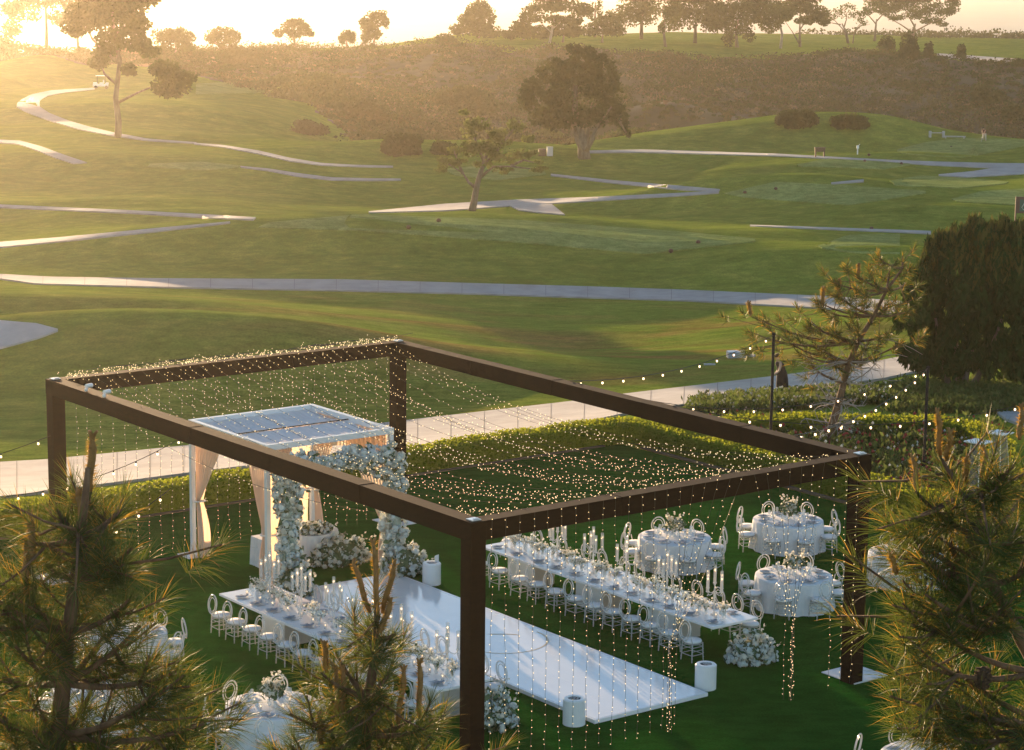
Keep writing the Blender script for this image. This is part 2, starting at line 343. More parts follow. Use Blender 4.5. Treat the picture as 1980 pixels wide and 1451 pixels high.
def base_h(x, y):
    x = np.asarray(x, float); y = np.asarray(y, float); yy = np.clip(y, 21, 799)
    px = np.clip(990 + FPX * x / (yy * math.cos(PITCH) + 1), -1390, 3390)
    i = (px - PG[0]) / 20; j = (yy - DG[0]) / 2; i0 = np.floor(i).astype(int); j0 = np.clip(np.floor(j).astype(int), 0, len(DG) - 2); fi = i - i0; fj = j - j0
    i0 = np.clip(i0, 0, len(PG) - 2)
    return (T2[i0, j0] * (1 - fi) + T2[i0 + 1, j0] * fi) * (1 - fj) + (T2[i0, j0 + 1] * (1 - fi) + T2[i0 + 1, j0 + 1] * fi) * fj
DS = np.concatenate([np.arange(40, 320, .5), np.arange(320, 800, 1.0)])
def march(px, py, hf):
    d = ray(px, py); x = DS * d.x / d.y; z = CAMH + DS * d.z / d.y; h = hf(x, DS); s = np.where(z < h)[0]
    if len(s) == 0: i = len(DS) - 1; return Vector((x[i], DS[i], h[i]))
    i = max(1, s[0]); a = z[i - 1] - h[i - 1]; b = h[i] - z[i]; t = a / (a + b + 1e-9)
    return Vector((x[i - 1] + (x[i] - x[i - 1]) * t, DS[i - 1] + (DS[i] - DS[i - 1]) * t, h[i - 1] + (h[i] - h[i - 1]) * t))
MOUNDS = []
for (px, py, sx, sy, h) in [(230, 725, 11, 6, 2.2), (470, 745, 8, 5, 1.1), (50, 622, 8, 3.5, 1.1), (20, 665, 4, 3.0, -.6), (700, 508, 13, 5, 1.3), (1080, 520, 8, 5, .5), (300, 505, 9, 5, .7),
      (1600, 530, 10, 5, 1.2), (1250, 470, 10, 6, .6), (1430, 400, 9, 5, 1.5), (1760, 420, 8, 5, .8), (1560, 345, 8, 6, .8), (1640, 278, 9, 6, 2.0), (1850, 330, 7, 5, .9), (1330, 262, 13, 6, 1.8),
      (1300, 330, 12, 6, .8), (930, 335, 8, 6, .9), (1180, 290, 8, 6, .9), (800, 325, 10, 8, .9), (420, 345, 14, 8, 1.2), (150, 330, 10, 7, 1.0), (40, 420, 12, 5, .8), (330, 300, 12, 8, 1.0), (120, 235, 10, 10, 1.2), (560, 260, 14, 10, 1.2),
      (460, 440, 10, 5, .8), (900, 460, 12, 5, .4), (1480, 640, 8, 4, .3), (600, 200, 15, 10, .8)]:
    p = march(px, py, base_h); MOUNDS.append((p.x, p.y, sx * 1.1, sy * 1.15, h * (1.0 if p.y < 140 else 1.55 if px > 1200 else 1.25)))
MA = np.array(MOUNDS)
_ph = NP.uniform(0, 6.28, (24,)); _dr = NP.uniform(0, 3.1416, (24,)); _wl = np.concatenate([NP.uniform(9, 14, 8), NP.uniform(18, 30, 8), NP.uniform(40, 70, 8)])
def Hh(x, y):
    x = np.asarray(x, float); y = np.asarray(y, float); h = base_h(x, y)
    for a in MA: dy = y - a[1]; h = h + a[4] * np.exp(-.5 * (((x - a[0]) / a[2]) ** 2 + (dy / (a[3] * np.where(dy < 0, .5, 1.5))) ** 2))
    n = 0
    for i in range(24):
        amp = (.018, .06, .16)[i // 8]; n = n + amp * np.sin((x * np.cos(_dr[i]) + y * np.sin(_dr[i])) * 6.283 / _wl[i] + _ph[i])
    win = np.clip((y - 296) / 20, 0, 1) * np.clip((425 - y) / 30, 0, 1); g = 0
    for i in range(8): g = g + .22 * np.sin((x * np.cos(_dr[i] * .6 - .5) + y * np.sin(_dr[i] * .6 - .5)) * 6.283 / (16 + 3.5 * i) + _ph[i + 8])
    return h + n * np.clip((y - 88) / 25, 0, 1) + g * win
def mp(px, py): return march(px, py, Hh)
def Hz(x, y): return float(Hh(np.array([x]), np.array([y]))[0])

rows = np.concatenate([np.arange(20, 60, 4), np.arange(60, 150, .5), np.arange(150, 280, .8), np.arange(280, 480, 1.2), np.arange(480, 800, 3)])
cols = np.concatenate([np.linspace(-1.3, -.30, 24)[:-1], np.linspace(-.30, .30, 330), np.linspace(.30, 1.3, 24)[1:]])
GX = cols[None, :] * rows[:, None]; GY = np.repeat(rows[:, None], len(cols), 1); GZ = Hh(GX.ravel(), GY.ravel()).reshape(GX.shape)
nr, nc = GX.shape
vv = np.stack([GX, GY, GZ], -1).reshape(-1, 3); ii = np.arange(nr * nc).reshape(nr, nc)
qq = np.stack([ii[:-1, :-1], ii[:-1, 1:], ii[1:, 1:], ii[1:, :-1]], -1).reshape(-1, 4)
# scrub ravine region of the ground: beyond the course edge
def pxof(x, y): return 990 + FPX * x / (y * math.cos(PITCH) + 1)
SCRUB_NEAR = [(-1500, 900), (0, 395), (300, 385), (460, 360), (560, 335), (640, 290), (700, 258), (1000, 248), (1180, 262), (1300, 280), (1600, 284), (1980, 274), (3400, 265)]
SCRUB_FAR = [(-1500, 900), (0, 425), (300, 425), (600, 425), (840, 425), (1000, 408), (1200, 405), (1500, 402), (1700, 418), (1980, 398), (3400, 395)]
sn = np.array(SCRUB_NEAR); sf = np.array(SCRUB_FAR)
cx_ = vv[qq].mean(1); pxc = pxof(cx_[:, 0], cx_[:, 1]) + 12 * np.sin(cx_[:, 1] * .5)
isc = (cx_[:, 1] > np.interp(pxc, sn[:, 0], sn[:, 1]) + 3 * np.sin(pxc * .03)) & (cx_[:, 1] < np.interp(pxc, sf[:, 0], sf[:, 1]) + 4 * np.sin(pxc * .05))
o = link(bpy.data.objects.new('golf_course_ground', fast_mesh('golf_course_ground', vv, qq, [M['rough_grass'], M['scrub_ground']], 4, isc.astype(int))))
o.data.polygons.foreach_set('use_smooth', [True] * len(qq)); tag(o, kind='structure')

def sheet(name, loc, du, dv, mt, z, kind='structure'):
    b = MB(); x, y, _ = W(*loc); b.box((x, y, z - .01), (du, dv, .02), TH); o = b.build(name, mt); tag(o, kind=kind); return o
lawn = sheet('event_lawn', (5.9, -9.2), 31.0, 61.4, M['lawn'], .012)
o = MB().add([(-9000, 500, -45), (9000, 500, -45), (9000, 9500, -45), (-9000, 9500, -45)], [(0, 1, 2, 3)]).build('sea', M['sea']); tag(o, kind='structure')

def strip(name, upper, lower, mt, off=.09, step=12, cross=5, seams=0, kind='structure', thick=.3, pxc=False):
    up = np.array(upper, float); lo = np.array(lower, float)
    def resamp(P, n):
        d = np.r_[0, np.cumsum(np.linalg.norm(np.diff(P, axis=0), axis=1))]; t = np.linspace(0, d[-1], n)
        return np.stack([np.interp(t, d, P[:, 0]), np.interp(t, d, P[:, 1])], 1)
    L = np.linalg.norm(np.diff(up, axis=0), axis=1).sum(); n = max(6, int(L / step)); A = resamp(up, n); B = resamp(lo, n)
    vs = []
    for a, b in zip(A, B):
        pa, pb = mp(*a), mp(*b)
        for k in range(cross + 1):
            t = k / cross; x = pa.x + (pb.x - pa.x) * t; y = pa.y + (pb.y - pa.y) * t
            if pxc: q = mp(*(a + (b - a) * t)); x, y = q.x, q.y
            vs.append((x, y, Hz(x, y) + off))
    m = cross + 1; fs = [(i * m + j, (i + 1) * m + j, (i + 1) * m + j + 1, i * m + j + 1) for i in range(n - 1) for j in range(cross)]
    b = MB(); b.add(vs, fs)
    # skirts down to the ground
    vs = np.array(vs); lowv = vs - np.array([0, 0, thick]); N = len(vs); top = b
    for j in (0, cross):
        e = [i * m + j for i in range(n)]
        b.add(np.concatenate([vs[e], lowv[e]]), [(i, i + 1, n + i + 1, n + i) for i in range(n - 1)])
    for e in (list(range(m)), list(range((n - 1) * m, n * m))): b.add(np.concatenate([vs[e], lowv[e]]), [(i, i + 1, m + i + 1, m + i) for i in range(m - 1)])
    o = b.build(name, mt, smooth=False); tag(o, kind=kind)
    if seams:
        s = MB(); cnt = 0
        for i in range(2, n - 1, seams):
            a = vs[i * m]; c = vs[i * m + cross]; mid = (vs[(i - 1) * m] - vs[(i) * m]); mid = mid / (np.linalg.norm(mid) + 1e-6) * .016
            for k in range(cross):
                p, q = vs[i * m + k] + [0, 0, .008], vs[i * m + k + 1] + [0, 0, .008]
                s.add([p - mid, p + mid, q + mid, q - mid], [(0, 1, 2, 3)])
        s.build('path_joint', M['seam'], o)['kind'] = 'stuff'
    return o
PT = M['path']
strip('cart_path', [(0, 898), (90, 893), (370, 865), (785, 817), (1000, 792), (1120, 778), (1210, 765), (1320, 752), (1490, 732), (1600, 718), (1690, 703), (1800, 682), (1980, 645)],
      [(0, 965), (90, 955), (370, 918), (785, 868), (1000, 842), (1120, 822), (1210, 803), (1320, 786), (1490, 768), (1600, 752), (1710, 735), (1800, 715), (1980, 685)], PT, step=16, seams=4)
strip('cart_path', [(-30, 531), (100, 538), (300, 541), (660, 543), (900, 550), (1150, 557), (1320, 563), (1590, 575), (1700, 582), (1800, 590)],
      [(-30, 537), (70, 551), (330, 558), (660, 564), (900, 570), (1150, 578), (1320, 583), (1590, 598), (1700, 606), (1800, 614)], PT, step=16, seams=5)
strip('cart_path', [(-20, 472), (120, 461), (300, 444), (445, 431)], [(-20, 482), (120, 469), (300, 450), (445, 433)], PT)
strip('cart_path', [(-20, 397), (250, 409), (400, 417), (495, 423)], [(-20, 402), (250, 414), (400, 423), (490, 427)], PT)
strip('cart_path', [(713, 411), (860, 396), (1000, 388), (1150, 383), (1320, 375), (1390, 371)], [(713, 413), (860, 409), (985, 400), (1150, 390), (1320, 380), (1390, 375)], PT)
strip('cart_path', [(985, 399), (1030, 394), (1062, 393)], [(1003, 408), (1045, 413), (1092, 417)], PT, step=6, pxc=True)
strip('cart_path', [(1065, 338), (1180, 350), (1320, 362), (1392, 368)], [(1065, 341), (1180, 355), (1320, 369), (1390, 372)], PT)
strip('cart_path', [(1140, 293), (1240, 291), (1320, 293), (1500, 299), (1700, 310), (1800, 314), (1910, 317), (1990, 318)],
      [(1140, 297), (1240, 296), (1320, 298), (1500, 303), (1700, 313), (1800, 321), (1910, 326), (1990, 327)], PT)
strip('cart_path', [(1815, 339), (1880, 333), (1925, 326), (1990, 326)], [(1815, 341), (1870, 344), (1925, 341), (1990, 337)], PT)
strip('cart_path', [(1607, 355), (1670, 349)], [(1607, 357.5), (1670, 353)], PT)
strip('cart_path', [(1450, 437), (1600, 442), (1745, 447), (1800, 449)], [(1450, 438.5), (1600, 445), (1745, 451), (1800, 454)], PT)
strip('cart_path', [(183, 171), (100, 176), (60, 184), (35, 198), (30, 207), (50, 218), (90, 233), (150, 251), (210, 263), (285, 273.5), (380, 279)],
      [(183, 174), (120, 181), (90, 187), (76, 196), (77, 208), (95, 220), (130, 234), (170, 246), (220, 258), (285, 270), (380, 277)], PT, step=9)
strip('cart_path', [(-20, 271), (40, 274), (80, 285), (120, 300), (168, 316)], [(-20, 276), (35, 280), (70, 292), (105, 306), (142, 318)], PT, step=9)
strip('cart_path', [(375, 278), (430, 282), (500, 293), (560, 307), (620, 317), (690, 321), (760, 322.5)], [(375, 280), (430, 286), (500, 299), (560, 313), (620, 321), (690, 324), (760, 325)], PT)
strip('cart_path', [(465, 323), (520, 328), (570, 336), (640, 345), (720, 347), (775, 347.5)], [(465, 325), (520, 332), (570, 342), (640, 350), (720, 351), (775, 350)], PT)
strip('cart_path', [(1812, 107), (1960, 117), (2000, 120)], [(1812, 113), (1960, 123), (2000, 126)], PT, off=.35, pxc=True)
strip('footpath', [(1985, 745), (1950, 762), (1928, 785), (1925, 800), (1945, 815)], [(2040, 770), (2010, 785), (1990, 800), (1985, 815), (1990, 830)], PT, step=8)
strip('sand_bunker', [(-30, 620), (30, 626), (70, 629), (112, 640)], [(-30, 684), (30, 668), (75, 656), (112, 642)], M['sand'], step=10)
for up_, lo_ in [([(520, 432), (700, 416), (1000, 427), (1320, 450), (1460, 463)], [(500, 441), (700, 447), (1000, 470), (1250, 492), (1460, 468)]),
                 ([(1400, 375), (1500, 353), (1640, 360), (1790, 371)], [(1440, 383), (1560, 392), (1640, 398), (1790, 375)]),
                 ([(1720, 351), (1780, 341), (1860, 345), (1950, 353)], [(1730, 360), (1790, 362), (1850, 365), (1940, 357)]),
                 ([(1540, 320), (1600, 308), (1680, 312), (1760, 318)], [(1545, 323), (1630, 325), (1710, 328), (1760, 320)]),
                 ([(1735, 290), (1790, 276), (1860, 268), (1990, 271)], [(1740, 297), (1800, 303), (1870, 305), (1990, 282)]),
                 ([(1840, 386), (1900, 371), (1990, 366)], [(1850, 391), (1920, 395), (1990, 398)]),
                 ([(1580, 478), (1640, 456), (1740, 454)], [(1590, 482), (1650, 490), (1740, 492)]),
                 ([(860, 328), (930, 322), (1050, 326)], [(880, 340), (960, 350), (1056, 338)]),
                 ([(380, 163), (500, 156), (625, 171)], [(378, 183), (500, 180), (625, 174)]),
                 ([(290, 318), (390, 314), (468, 322)], [(285, 324), (390, 330), (468, 325)])]:
    strip('tee_box', up_, lo_, M['tee'], off=.07, cross=7, step=12, thick=.3)

# ------------------------------------------------------------------ haze (air between the camera and the far coast)
if HAZE_DENSITY > 0:
    hz = MB().box((0, 4500, -14.5), (19000, 10100, 65)).build('haze', [])
    hm = bpy.data.materials.new('haze_air'); hm.use_nodes = True; nt = hm.node_tree; nt.nodes.remove(nt.nodes["Principled BSDF"])
    pv = nt.nodes.new("ShaderNodeVolumePrincipled"); pv.inputs['Color'].default_value = (.99, .90, .76, 1); pv.inputs['Density'].default_value = HAZE_DENSITY; pv.inputs['Anisotropy'].default_value = HAZE_G
    nt.links.new(pv.outputs[0], nt.nodes["Material Output"].inputs['Volume']); hm.cycles.volume_sampling = 'DISTANCE' if False else 'MULTIPLE_IMPORTANCE'
    hz.data.materials.append(hm); tag(hz, kind='stuff')

# ------------------------------------------------------------------ hedges
def hedge(name, pts, w, h, label, z0=0, dens=900):
    """leafy clipped hedge along world points: a solid core clad in small leaves"""
    P = np.array(pts, float); root = empty(name, (P[0][0], P[0][1], z0), 0, label, 'hedge'); org = np.array([P[0][0], P[0][1], z0])
    core = MB(); lv = []; lf = 0
    n = len(P); d = np.gradient(P, axis=0); d /= np.linalg.norm(d, axis=1)[:, None]; nn = np.stack([-d[:, 1], d[:, 0]], 1)
    ww = w * .46; sec = [(-ww, 0), (-ww, h * .9), (-ww * .8, h * .97), (ww * .8, h * .97), (ww, h * .9), (ww, 0)]
    vs = [np.array([P[i][0] + nn[i][0] * a, P[i][1] + nn[i][1] * a, z0 + b]) - org for i in range(n) for a, b in sec]
    core.add(vs, [(i * 6 + j, i * 6 + j + 1, (i + 1) * 6 + j + 1, (i + 1) * 6 + j) for i in range(n - 1) for j in range(5)] + [tuple(range(6)), tuple((n - 1) * 6 + j for j in range(6))[::-1]])
    c = core.build('hedge_core', M['hedge'], root)
    seg = np.linalg.norm(np.diff(P, axis=0), axis=1); tot = seg.sum(); cum = np.r_[0, np.cumsum(seg)]; N = int(tot * dens)
    s = NP.uniform(0, tot, N); x = np.interp(s, cum, P[:, 0]); y = np.interp(s, cum, P[:, 1]); nx = np.interp(s, cum, nn[:, 0]); ny = np.interp(s, cum, nn[:, 1])
    q = NP.uniform(0, 1, N); per = h + w + h; t = q * per; a = np.where(t < h, -w / 2, np.where(t < h + w, t - h - w / 2, w / 2)); zz = np.where(t < h, t, np.where(t < h + w, h, t - h - w))
    wob = .035 * np.sin(s * 3.1) + .03 * np.sin(s * 1.3 + 2); jit = NP.normal(0, .025, (N, 3))
    pts3 = np.stack([x + nx * (a + wob * .5), y + ny * (a + wob * .5), z0 + zz + wob * .6], 1) + jit - org
    v_, q_ = leaf_quads(pts3, .075, 1.0); o = link(bpy.data.objects.new('hedge_leaf', fast_mesh('hedge_leaf', v_, q_, M['hedge'])), root); o['kind'] = 'stuff'
    return root
HU, HV = 21.75, 21.55
def Wl(uvs): return [W(a, b)[:2] for a, b in uvs]
hl = Wl([(-7, HV + .45), (0, HV + .45), (8, HV + .45), (16, HV + .45), (HU - 1.2, HV + .42), (HU - .1, HV + .1), (HU + .4, HV - .9), (HU + .45, 14), (HU + .45, 8), (HU + .45, 0)])
def dense(P, st=.5):
    P = np.array(P); s = np.r_[0, np.cumsum(np.linalg.norm(np.diff(P, axis=0), axis=1))]; t = np.arange(0, s[-1], st); return np.stack([np.interp(t, s, P[:, 0]), np.interp(t, s, P[:, 1])], 1)
hedge('clipped_hedge', dense(hl), .9, .68, 'low clipped green hedge turning the corner around the event lawn', dens=950)
h2 = [un(1300, 826, .65)[:2], un(1380, 818, .65)[:2], un(1500, 812, .65)[:2], un(1600, 811, .65)[:2], un(1700, 813, .65)[:2], un(1800, 817, .65)[:2], un(1880, 826, .65)[:2], un(1925, 850, .65)[:2], un(1935, 900, .65)[:2], un(1960, 970, .65)[:2]]
hedge('clipped_hedge', dense([tuple(p) for p in h2]), 1.0, .75, 'low clipped hedge along the back of the rose bed by the cart path', dens=950)
# a thin edging curb at the hedge foot
eb = MB()
for a, b in (((-7, HV - .16), (HU - 1.0, HV - .16)), ((HU - .16, HV - 1.0), (HU - .16, 0))):
    pa, pb = W(*a), W(*b); L = math.hypot(pb[0] - pa[0], pb[1] - pa[1]); eb.box(((pa[0] + pb[0]) / 2, (pa[1] + pb[1]) / 2, .02), (L, .16, .05), math.atan2(pb[1] - pa[1], pb[0] - pa[0]))
o = eb.build('hedge_edging', M['soil']); tag(o, 'narrow brown soil edging strip between lawn and hedge', 'edging', kind='structure')

# planted borders
def border(name, label, cat, poly_fn, n, hmin, hmax, flowers, zfn):
    root = empty(name, poly_fn(0)[0].tolist() if False else (0, 0, 0), 0, label, cat); P = []; Hs = []
    pts = poly_fn(n); o3 = []
    base = np.array([pts[0][0], pts[0][1], 0]); root.location = (pts[0][0], pts[0][1], zfn(pts[0][0], pts[0][1]))
    org = np.array(root.location)
    tuft = []
    for x, y in pts:
        z = zfn(x, y); h = R_.uniform(hmin, hmax); k = 16
        c = np.stack([NP.normal(x, .16, k), NP.normal(y, .16, k), z + NP.uniform(0, 1, k) ** .7 * h], 1); tuft.append(c)
    tuft = np.concatenate(tuft) - org
    v_, q_ = leaf_quads(tuft, .13, 1.7, up=(0, 0, 1), jit=.55); o = link(bpy.data.objects.new('foliage', fast_mesh('foliage', v_, q_, M['plant'])), root); o['kind'] = 'stuff'
    for mt, frac, sz in flowers:
        k = int(len(tuft) * frac); idx = NP.choice(len(tuft), k); c = tuft[idx].copy(); c[:, 2] += .06
        b = MB(); b.octas(c, NP.uniform(sz * .6, sz, k)); o = b.build('blossom', mt, root); o['kind'] = 'stuff'
    return root
def along(u0, u1, v0, v1):
    return lambda n: [W(R_.uniform(u0, u1), R_.uniform(v0, v1))[:2] for _ in range(max(n, 1))]
zt = lambda x, y: max(Hz(x, y), 0) if False else Hz(x, y)
border('flower_border', 'low flowering border between the cart path and the long clipped hedge', 'flower bed', along(-7, 10, HV + .95, HV + 2.1), 520, .08, .3, [(M['petal_pink'], .05, .04), (M['petal_warm'], .04, .035)], zt)
border('flower_border', 'taller grassy border beside the cart path behind the hedge corner', 'flower bed', along(9.5, HU + 1.2, HV + .95, HV + 2.8), 800, .12, .55, [(M['petal_pink'], .05, .04), (M['petal_warm'], .03, .04)], zt)
def rose_pts(n):
    out = []
    while len(out) < max(n, 1):
        px = R_.uniform(1330, 1930); py = R_.uniform(835, 1000); p = un(px, py, .0); q = np.array([p.x, p.y]) - D0; u_ = q @ U
        if u_ > HU + 1.0: out.append((p.x, p.y))
    return out
border('rose_bed', 'bed of red and white roses between the two clipped hedges', 'rose bed', rose_pts, 1500, .2, .75, [(M['petal_red'], .055, .075), (M['petal_warm'], .03, .055), (M['petal_pink'], .02, .05)], lambda x, y: 0.0)
def strip_pts(n):
    out = []
    for _ in range(max(n, 1)):
        px = R_.uniform(1340, 1720); p = mp(px, np.interp(px, [1340, 1720], [792, 768]) + R_.uniform(-12, 14)); out.append((p.x, p.y))
    return out
border('grass_border', 'strip of long grass and white flowers between the path and rear hedge', 'flower bed', strip_pts, 700, .15, .5, [(M['petal_warm'], .05, .05), (M['petal_pink'], .03, .04)], zt)
def strip2(n):
    return [tuple(mp(R_.uniform(1720, 2000), R_.uniform(745, 800)))[:2] for _ in range(max(n, 1))]
border('ground_cover', 'dark low ground cover under the big dark shrub beside the footpath', 'ground cover', strip2, 700, .1, .35, [], zt)

# ------------------------------------------------------------------ pergola
BW = .34; BH = .36
pg = empty('pergola', W(0, 0, 0), TH, 'large dark brown square-beamed pergola frame over the banquet lawn', 'pergola')
def local(u, v, z): return (u, v, z)
for (u, v, px_, pv_) in ((BW / 2, BW / 2, .5, .5), (PL1 - BW / 2, BW / 2, 10.48, .47), (PL1 - BW / 2, PL2 - BW / 2, PL1, PL2), (BW / 2, PL2 - BW / 2, 0, PL2)):
    MB().box((u, v, (PH - .02) / 2 + .0), (BW - .012, BW - .012, PH - .04)).build('post', M['beam'], pg)
    MB().box((px_ if px_ > 10.3 else u, pv_ if px_ > 10.3 else v, .022), (.99, .99, .02)).build('base_plate', M['plate_white'], pg)
    c = MB(); c.box((u, v, PH + .012), (.2, .2, .02)); c.box((u + .03, v - .03, PH + .03), (.10, .05, .015)); c.build('corner_cap', M['steel'], pg)
def beam(axis, fixed, length, nseg):
    # wrapped sections with a visible joint where each meets the next
    e = BW
    for i in range(nseg):
        a = e + (length - 2 * e) * i / nseg; b = e + (length - 2 * e) * (i + 1) / nseg; h = BH + (.012 if i % 2 else 0); mid = (a + b) / 2
        d = (b - a - .012, BW + (.01 if i % 2 else 0), h) if axis == 'u' else (BW + (.01 if i % 2 else 0), b - a - .012, h)
        c = (mid, fixed, PH - h / 2 + (.006 if i % 2 else 0)) if axis == 'u' else (fixed, mid, PH - h / 2 + (.006 if i % 2 else 0))
        MB().box(c, d).build('beam_section', M['beam'], pg)
beam('u', BW / 2, PL1, 3); beam('u', PL2 - BW / 2, PL1, 3); beam('v', BW / 2, PL2, 5); beam('v', PL1 - BW / 2, PL2, 5)
for u, v in ((0, 0), (1, 0), (0, 1), (1, 1)):   # corner blocks of the beams
    MB().box((BW / 2 + u * (PL1 - BW), BW / 2 + v * (PL2 - BW), PH - BH / 2), (BW + .004, BW + .004, BH)).build('corner_block', M['beam'], pg)
for i, vv_ in enumerate((15.35, 14.45)):
    s = empty('spot_lamp', W(BW / 2, vv_, PH + .02), TH + .3, 'small white spot lamp on the left beam, ' + ('farther from the front' if i == 0 else 'nearer to the front'), 'spot lamp', 'spot lamps on the left pergola beam')
    b = MB(); b.tube([(-.08, 0, .09), (.10, 0, .09)], .05, 10); b.build('lamp_housing', M['white'], s)
    b = MB(); b.tube([(-.05, 0, 0), (-.05, 0, .06)], .012, 6); b.build('bracket', M['steel'], s)
    b = MB(); b.ball((-.13, -.05, .02), .045, 8, 5); b.build('lamp_lens', M['white'], s)

# ------------------------------------------------------------------ fairy lights
LS_CANOPY = 'fairy light strands strung overhead across the pergola'; LS_B = 'fairy light strands hanging from the rear beam'; LS_F = 'fairy light strands hanging from the front beam'
_T = ['', 'first', 'second', 'third', 'fourth', 'fifth', 'sixth', 'seventh', 'eighth', 'ninth', 'tenth', 'eleventh', 'twelfth', 'thirteenth', 'fourteenth', 'fifteenth', 'sixteenth', 'seventeenth', 'eighteenth', 'nineteenth']
def ordn(n): return _T[n] if n < 20 else ({2: 'twentieth', 3: 'thirtieth', 4: 'fortieth'}[n // 10] if n % 10 == 0 else {2: 'twenty-', 3: 'thirty-', 4: 'forty-'}[n // 10] + _T[n % 10])
def strand(pts, label, group, spacing=.15, jr=.01, rb=.0095, jj=0):
    pts = np.array(pts, float); o = MB(); org = pts[0].copy(); o.tube(pts - org, .004, 3, cap=False); w_ = o.build('fairy_light_strand', M['wire']); w_.location = org
    d = np.r_[0, np.cumsum(np.linalg.norm(np.diff(pts, axis=0), axis=1))]; t = np.arange(spacing * R_.random(), d[-1], spacing); t = t + NP.normal(0, spacing * .12, len(t))
    P = np.stack([np.interp(t, d, pts[:, k]) for k in range(3)], 1) - org + NP.normal(0, jr, (len(t), 3))
    b = MB(); b.octas(P, rb); bo = b.build('bulb', M['bulb'], w_); bo['kind'] = 'stuff'; tag(w_, label, 'fairy lights', group); return w_
NS = 30
us = np.linspace(.45, PL1 - .4, NS)
for i, u in enumerate(us):
    sag = 1.0 + R_.uniform(-.12, .12) - .25 * math.sin(i); pts = []
    for k in range(25):
        t = k / 24; pts.append(W(u + .03 * math.sin(7 * t + i), BW * .6 + (PL2 - BW * 1.2) * t, PH + .02 - sag * 4 * t * (1 - t)))
    strand(pts, 'fairy light strand sagging overhead from rear to front beam, %s from the left beam' % ordn(i + 1), LS_CANOPY, .19, .03)
for i, u in enumerate(us):
    pts = [W(u + R_.uniform(-.03, .03), PL2 - BW * .0 + .01 + .012 * math.sin(k), PH - .0 - k * (PH - R_.uniform(.05, .2)) / 11) for k in range(12)]
    strand(pts, 'fairy light strand hanging from the rear beam, %s from the rear left post' % ordn(i + 1), LS_B, .15)
G1, G2 = (W(4.75, -.06, 1.75)), (W(8.1, -.06, 1.75))
for i, u in enumerate(us):
    if 5.3 < u < 6.9: gp = G1
    elif 6.9 <= u < 8.9 and i % 4 != 3: gp = G2
    else: gp = None
    if gp is None:
        pts = [W(u + R_.uniform(-.02, .02), -.015, PH - k * (PH - R_.uniform(.03, .12)) / 11) for k in range(12)]
        strand(pts, 'fairy light strand hanging straight from the front beam, %s place from the near post' % ordn(i + 1), LS_F, .155)
    else:
        a = W(u, -.015, PH); pts = []; ox, oy = R_.uniform(-.04, .04), R_.uniform(-.04, .04)
        for k in range(9):
            t = k / 8; bend = .18 * math.sin(math.pi * t); pts.append((a[0] + (gp[0] + ox * .4 - a[0]) * t, a[1] + (gp[1] + oy * .4 - a[1]) * t, a[2] + (gp[2] - a[2]) * t - bend))
        for k in range(1, 7): t = k / 6; pts.append((gp[0] + ox * (1 + t), gp[1] + oy * (1 + t) - .1 * t, gp[2] * (1 - t) + .06))
        strand(pts, 'fairy light strand gathered into the %s bundle, %s place from the near post' % ('left' if gp is G1 else 'right', ordn(i + 1)), 'gathered fairy light strands, %s bundle' % ('left' if gp is G1 else 'right'), .17, .02)
# heap of lights lying along the rear beam
P = np.array([W(NP.uniform(.3, PL1 - .2), PL2 - BW / 2 + NP.normal(0, .09), PH + .03 + abs(NP.normal(0, .06))) for _ in range(520)])
org = np.array(W(5, PL2 - BW / 2, PH)); hp_ = MB()
for i in range(60):
    a = P[R_.randrange(len(P))] - org; pts = [a + np.array([U[0] * .25 * k + NP.normal(0, .05), U[1] * .25 * k + NP.normal(0, .05), abs(NP.normal(0, .03))]) * np.array([1, 1, 1]) for k in range(4)]; pts = [np.array([p[0], p[1], max(.015, min(p[2], .14))]) for p in pts]; hp_.tube(pts, .006, 3, cap=False)
hw = hp_.build('fairy_light_tangle', M['wire']); hw.location = org; tag(hw, 'long tangle of fairy lights heaped along the top of the rear beam', 'fairy lights')
b = MB(); b.octas(P - org, .011); b.build('bulb', M['bulb'], hw)['kind'] = 'stuff'

def festoon(a, b_, sag, n, label):
    a, b_ = np.array(a, float), np.array(b_, float); K = 24
    pts = np.array([a + (b_ - a) * (k / K) - np.array([0, 0, sag * 4 * (k / K) * (1 - k / K)]) for k in range(K + 1)]); root = empty('festoon_string', tuple(a), 0, label, 'festoon lights', 'festoon bulb strings')
    MB().tube(pts - a, .009, 4, cap=False).build('cable', M['wire'], root)
    for k in range(n):
        t = (k + .5) / n * K; i = min(K - 1, int(t)); p = pts[i] + (pts[i + 1] - pts[i]) * (t - i) - a
        bb = MB(); bb.lathe([(.001, -.11), (.022, -.095), (.025, -.07), (.015, -.045)], 8, tuple(p)); bo = bb.build('festoon_bulb', M['bulb_big'], root)
        cc = MB(); cc.lathe([(.018, -.046), (.02, 0)], 6, tuple(p)); cc.build('socket', M['wire'], bo)
pole1 = un(1488, 905, .1); pole1.z = 0.0; pole2 = un(1785, 930, 0)
def pole(p, h, label):
    r = empty('light_pole', tuple(p), 0, label, 'light pole', 'poles carrying the festoon lights')
    MB().tube([(0, 0, 0), (0, 0, h)], .045, 10).build('pole_shaft', M['black'], r); MB().lathe([(.10, 0), (.10, .03), (.05, .05)], 10).build('base_flange', M['black'], r)
    MB().ball((0, 0, h + .02), .06, 8, 5).build('finial', M['black'], r); return Vector((p[0], p[1], h))
def hfor(p, py):  # height at which a vertical at p meets photo row py
    best = min(np.arange(.5, 7, .02), key=lambda z: abs(proj((p[0], p[1], z))[1] - py)); return float(best)
def proj(p):
    d = Vector(p) - Vector((0, 0, CAMH)); w = d.dot(fwv); return (990 + FPX * d.dot(rtv) / w, 725.5 - FPX * d.dot(upv) / w)
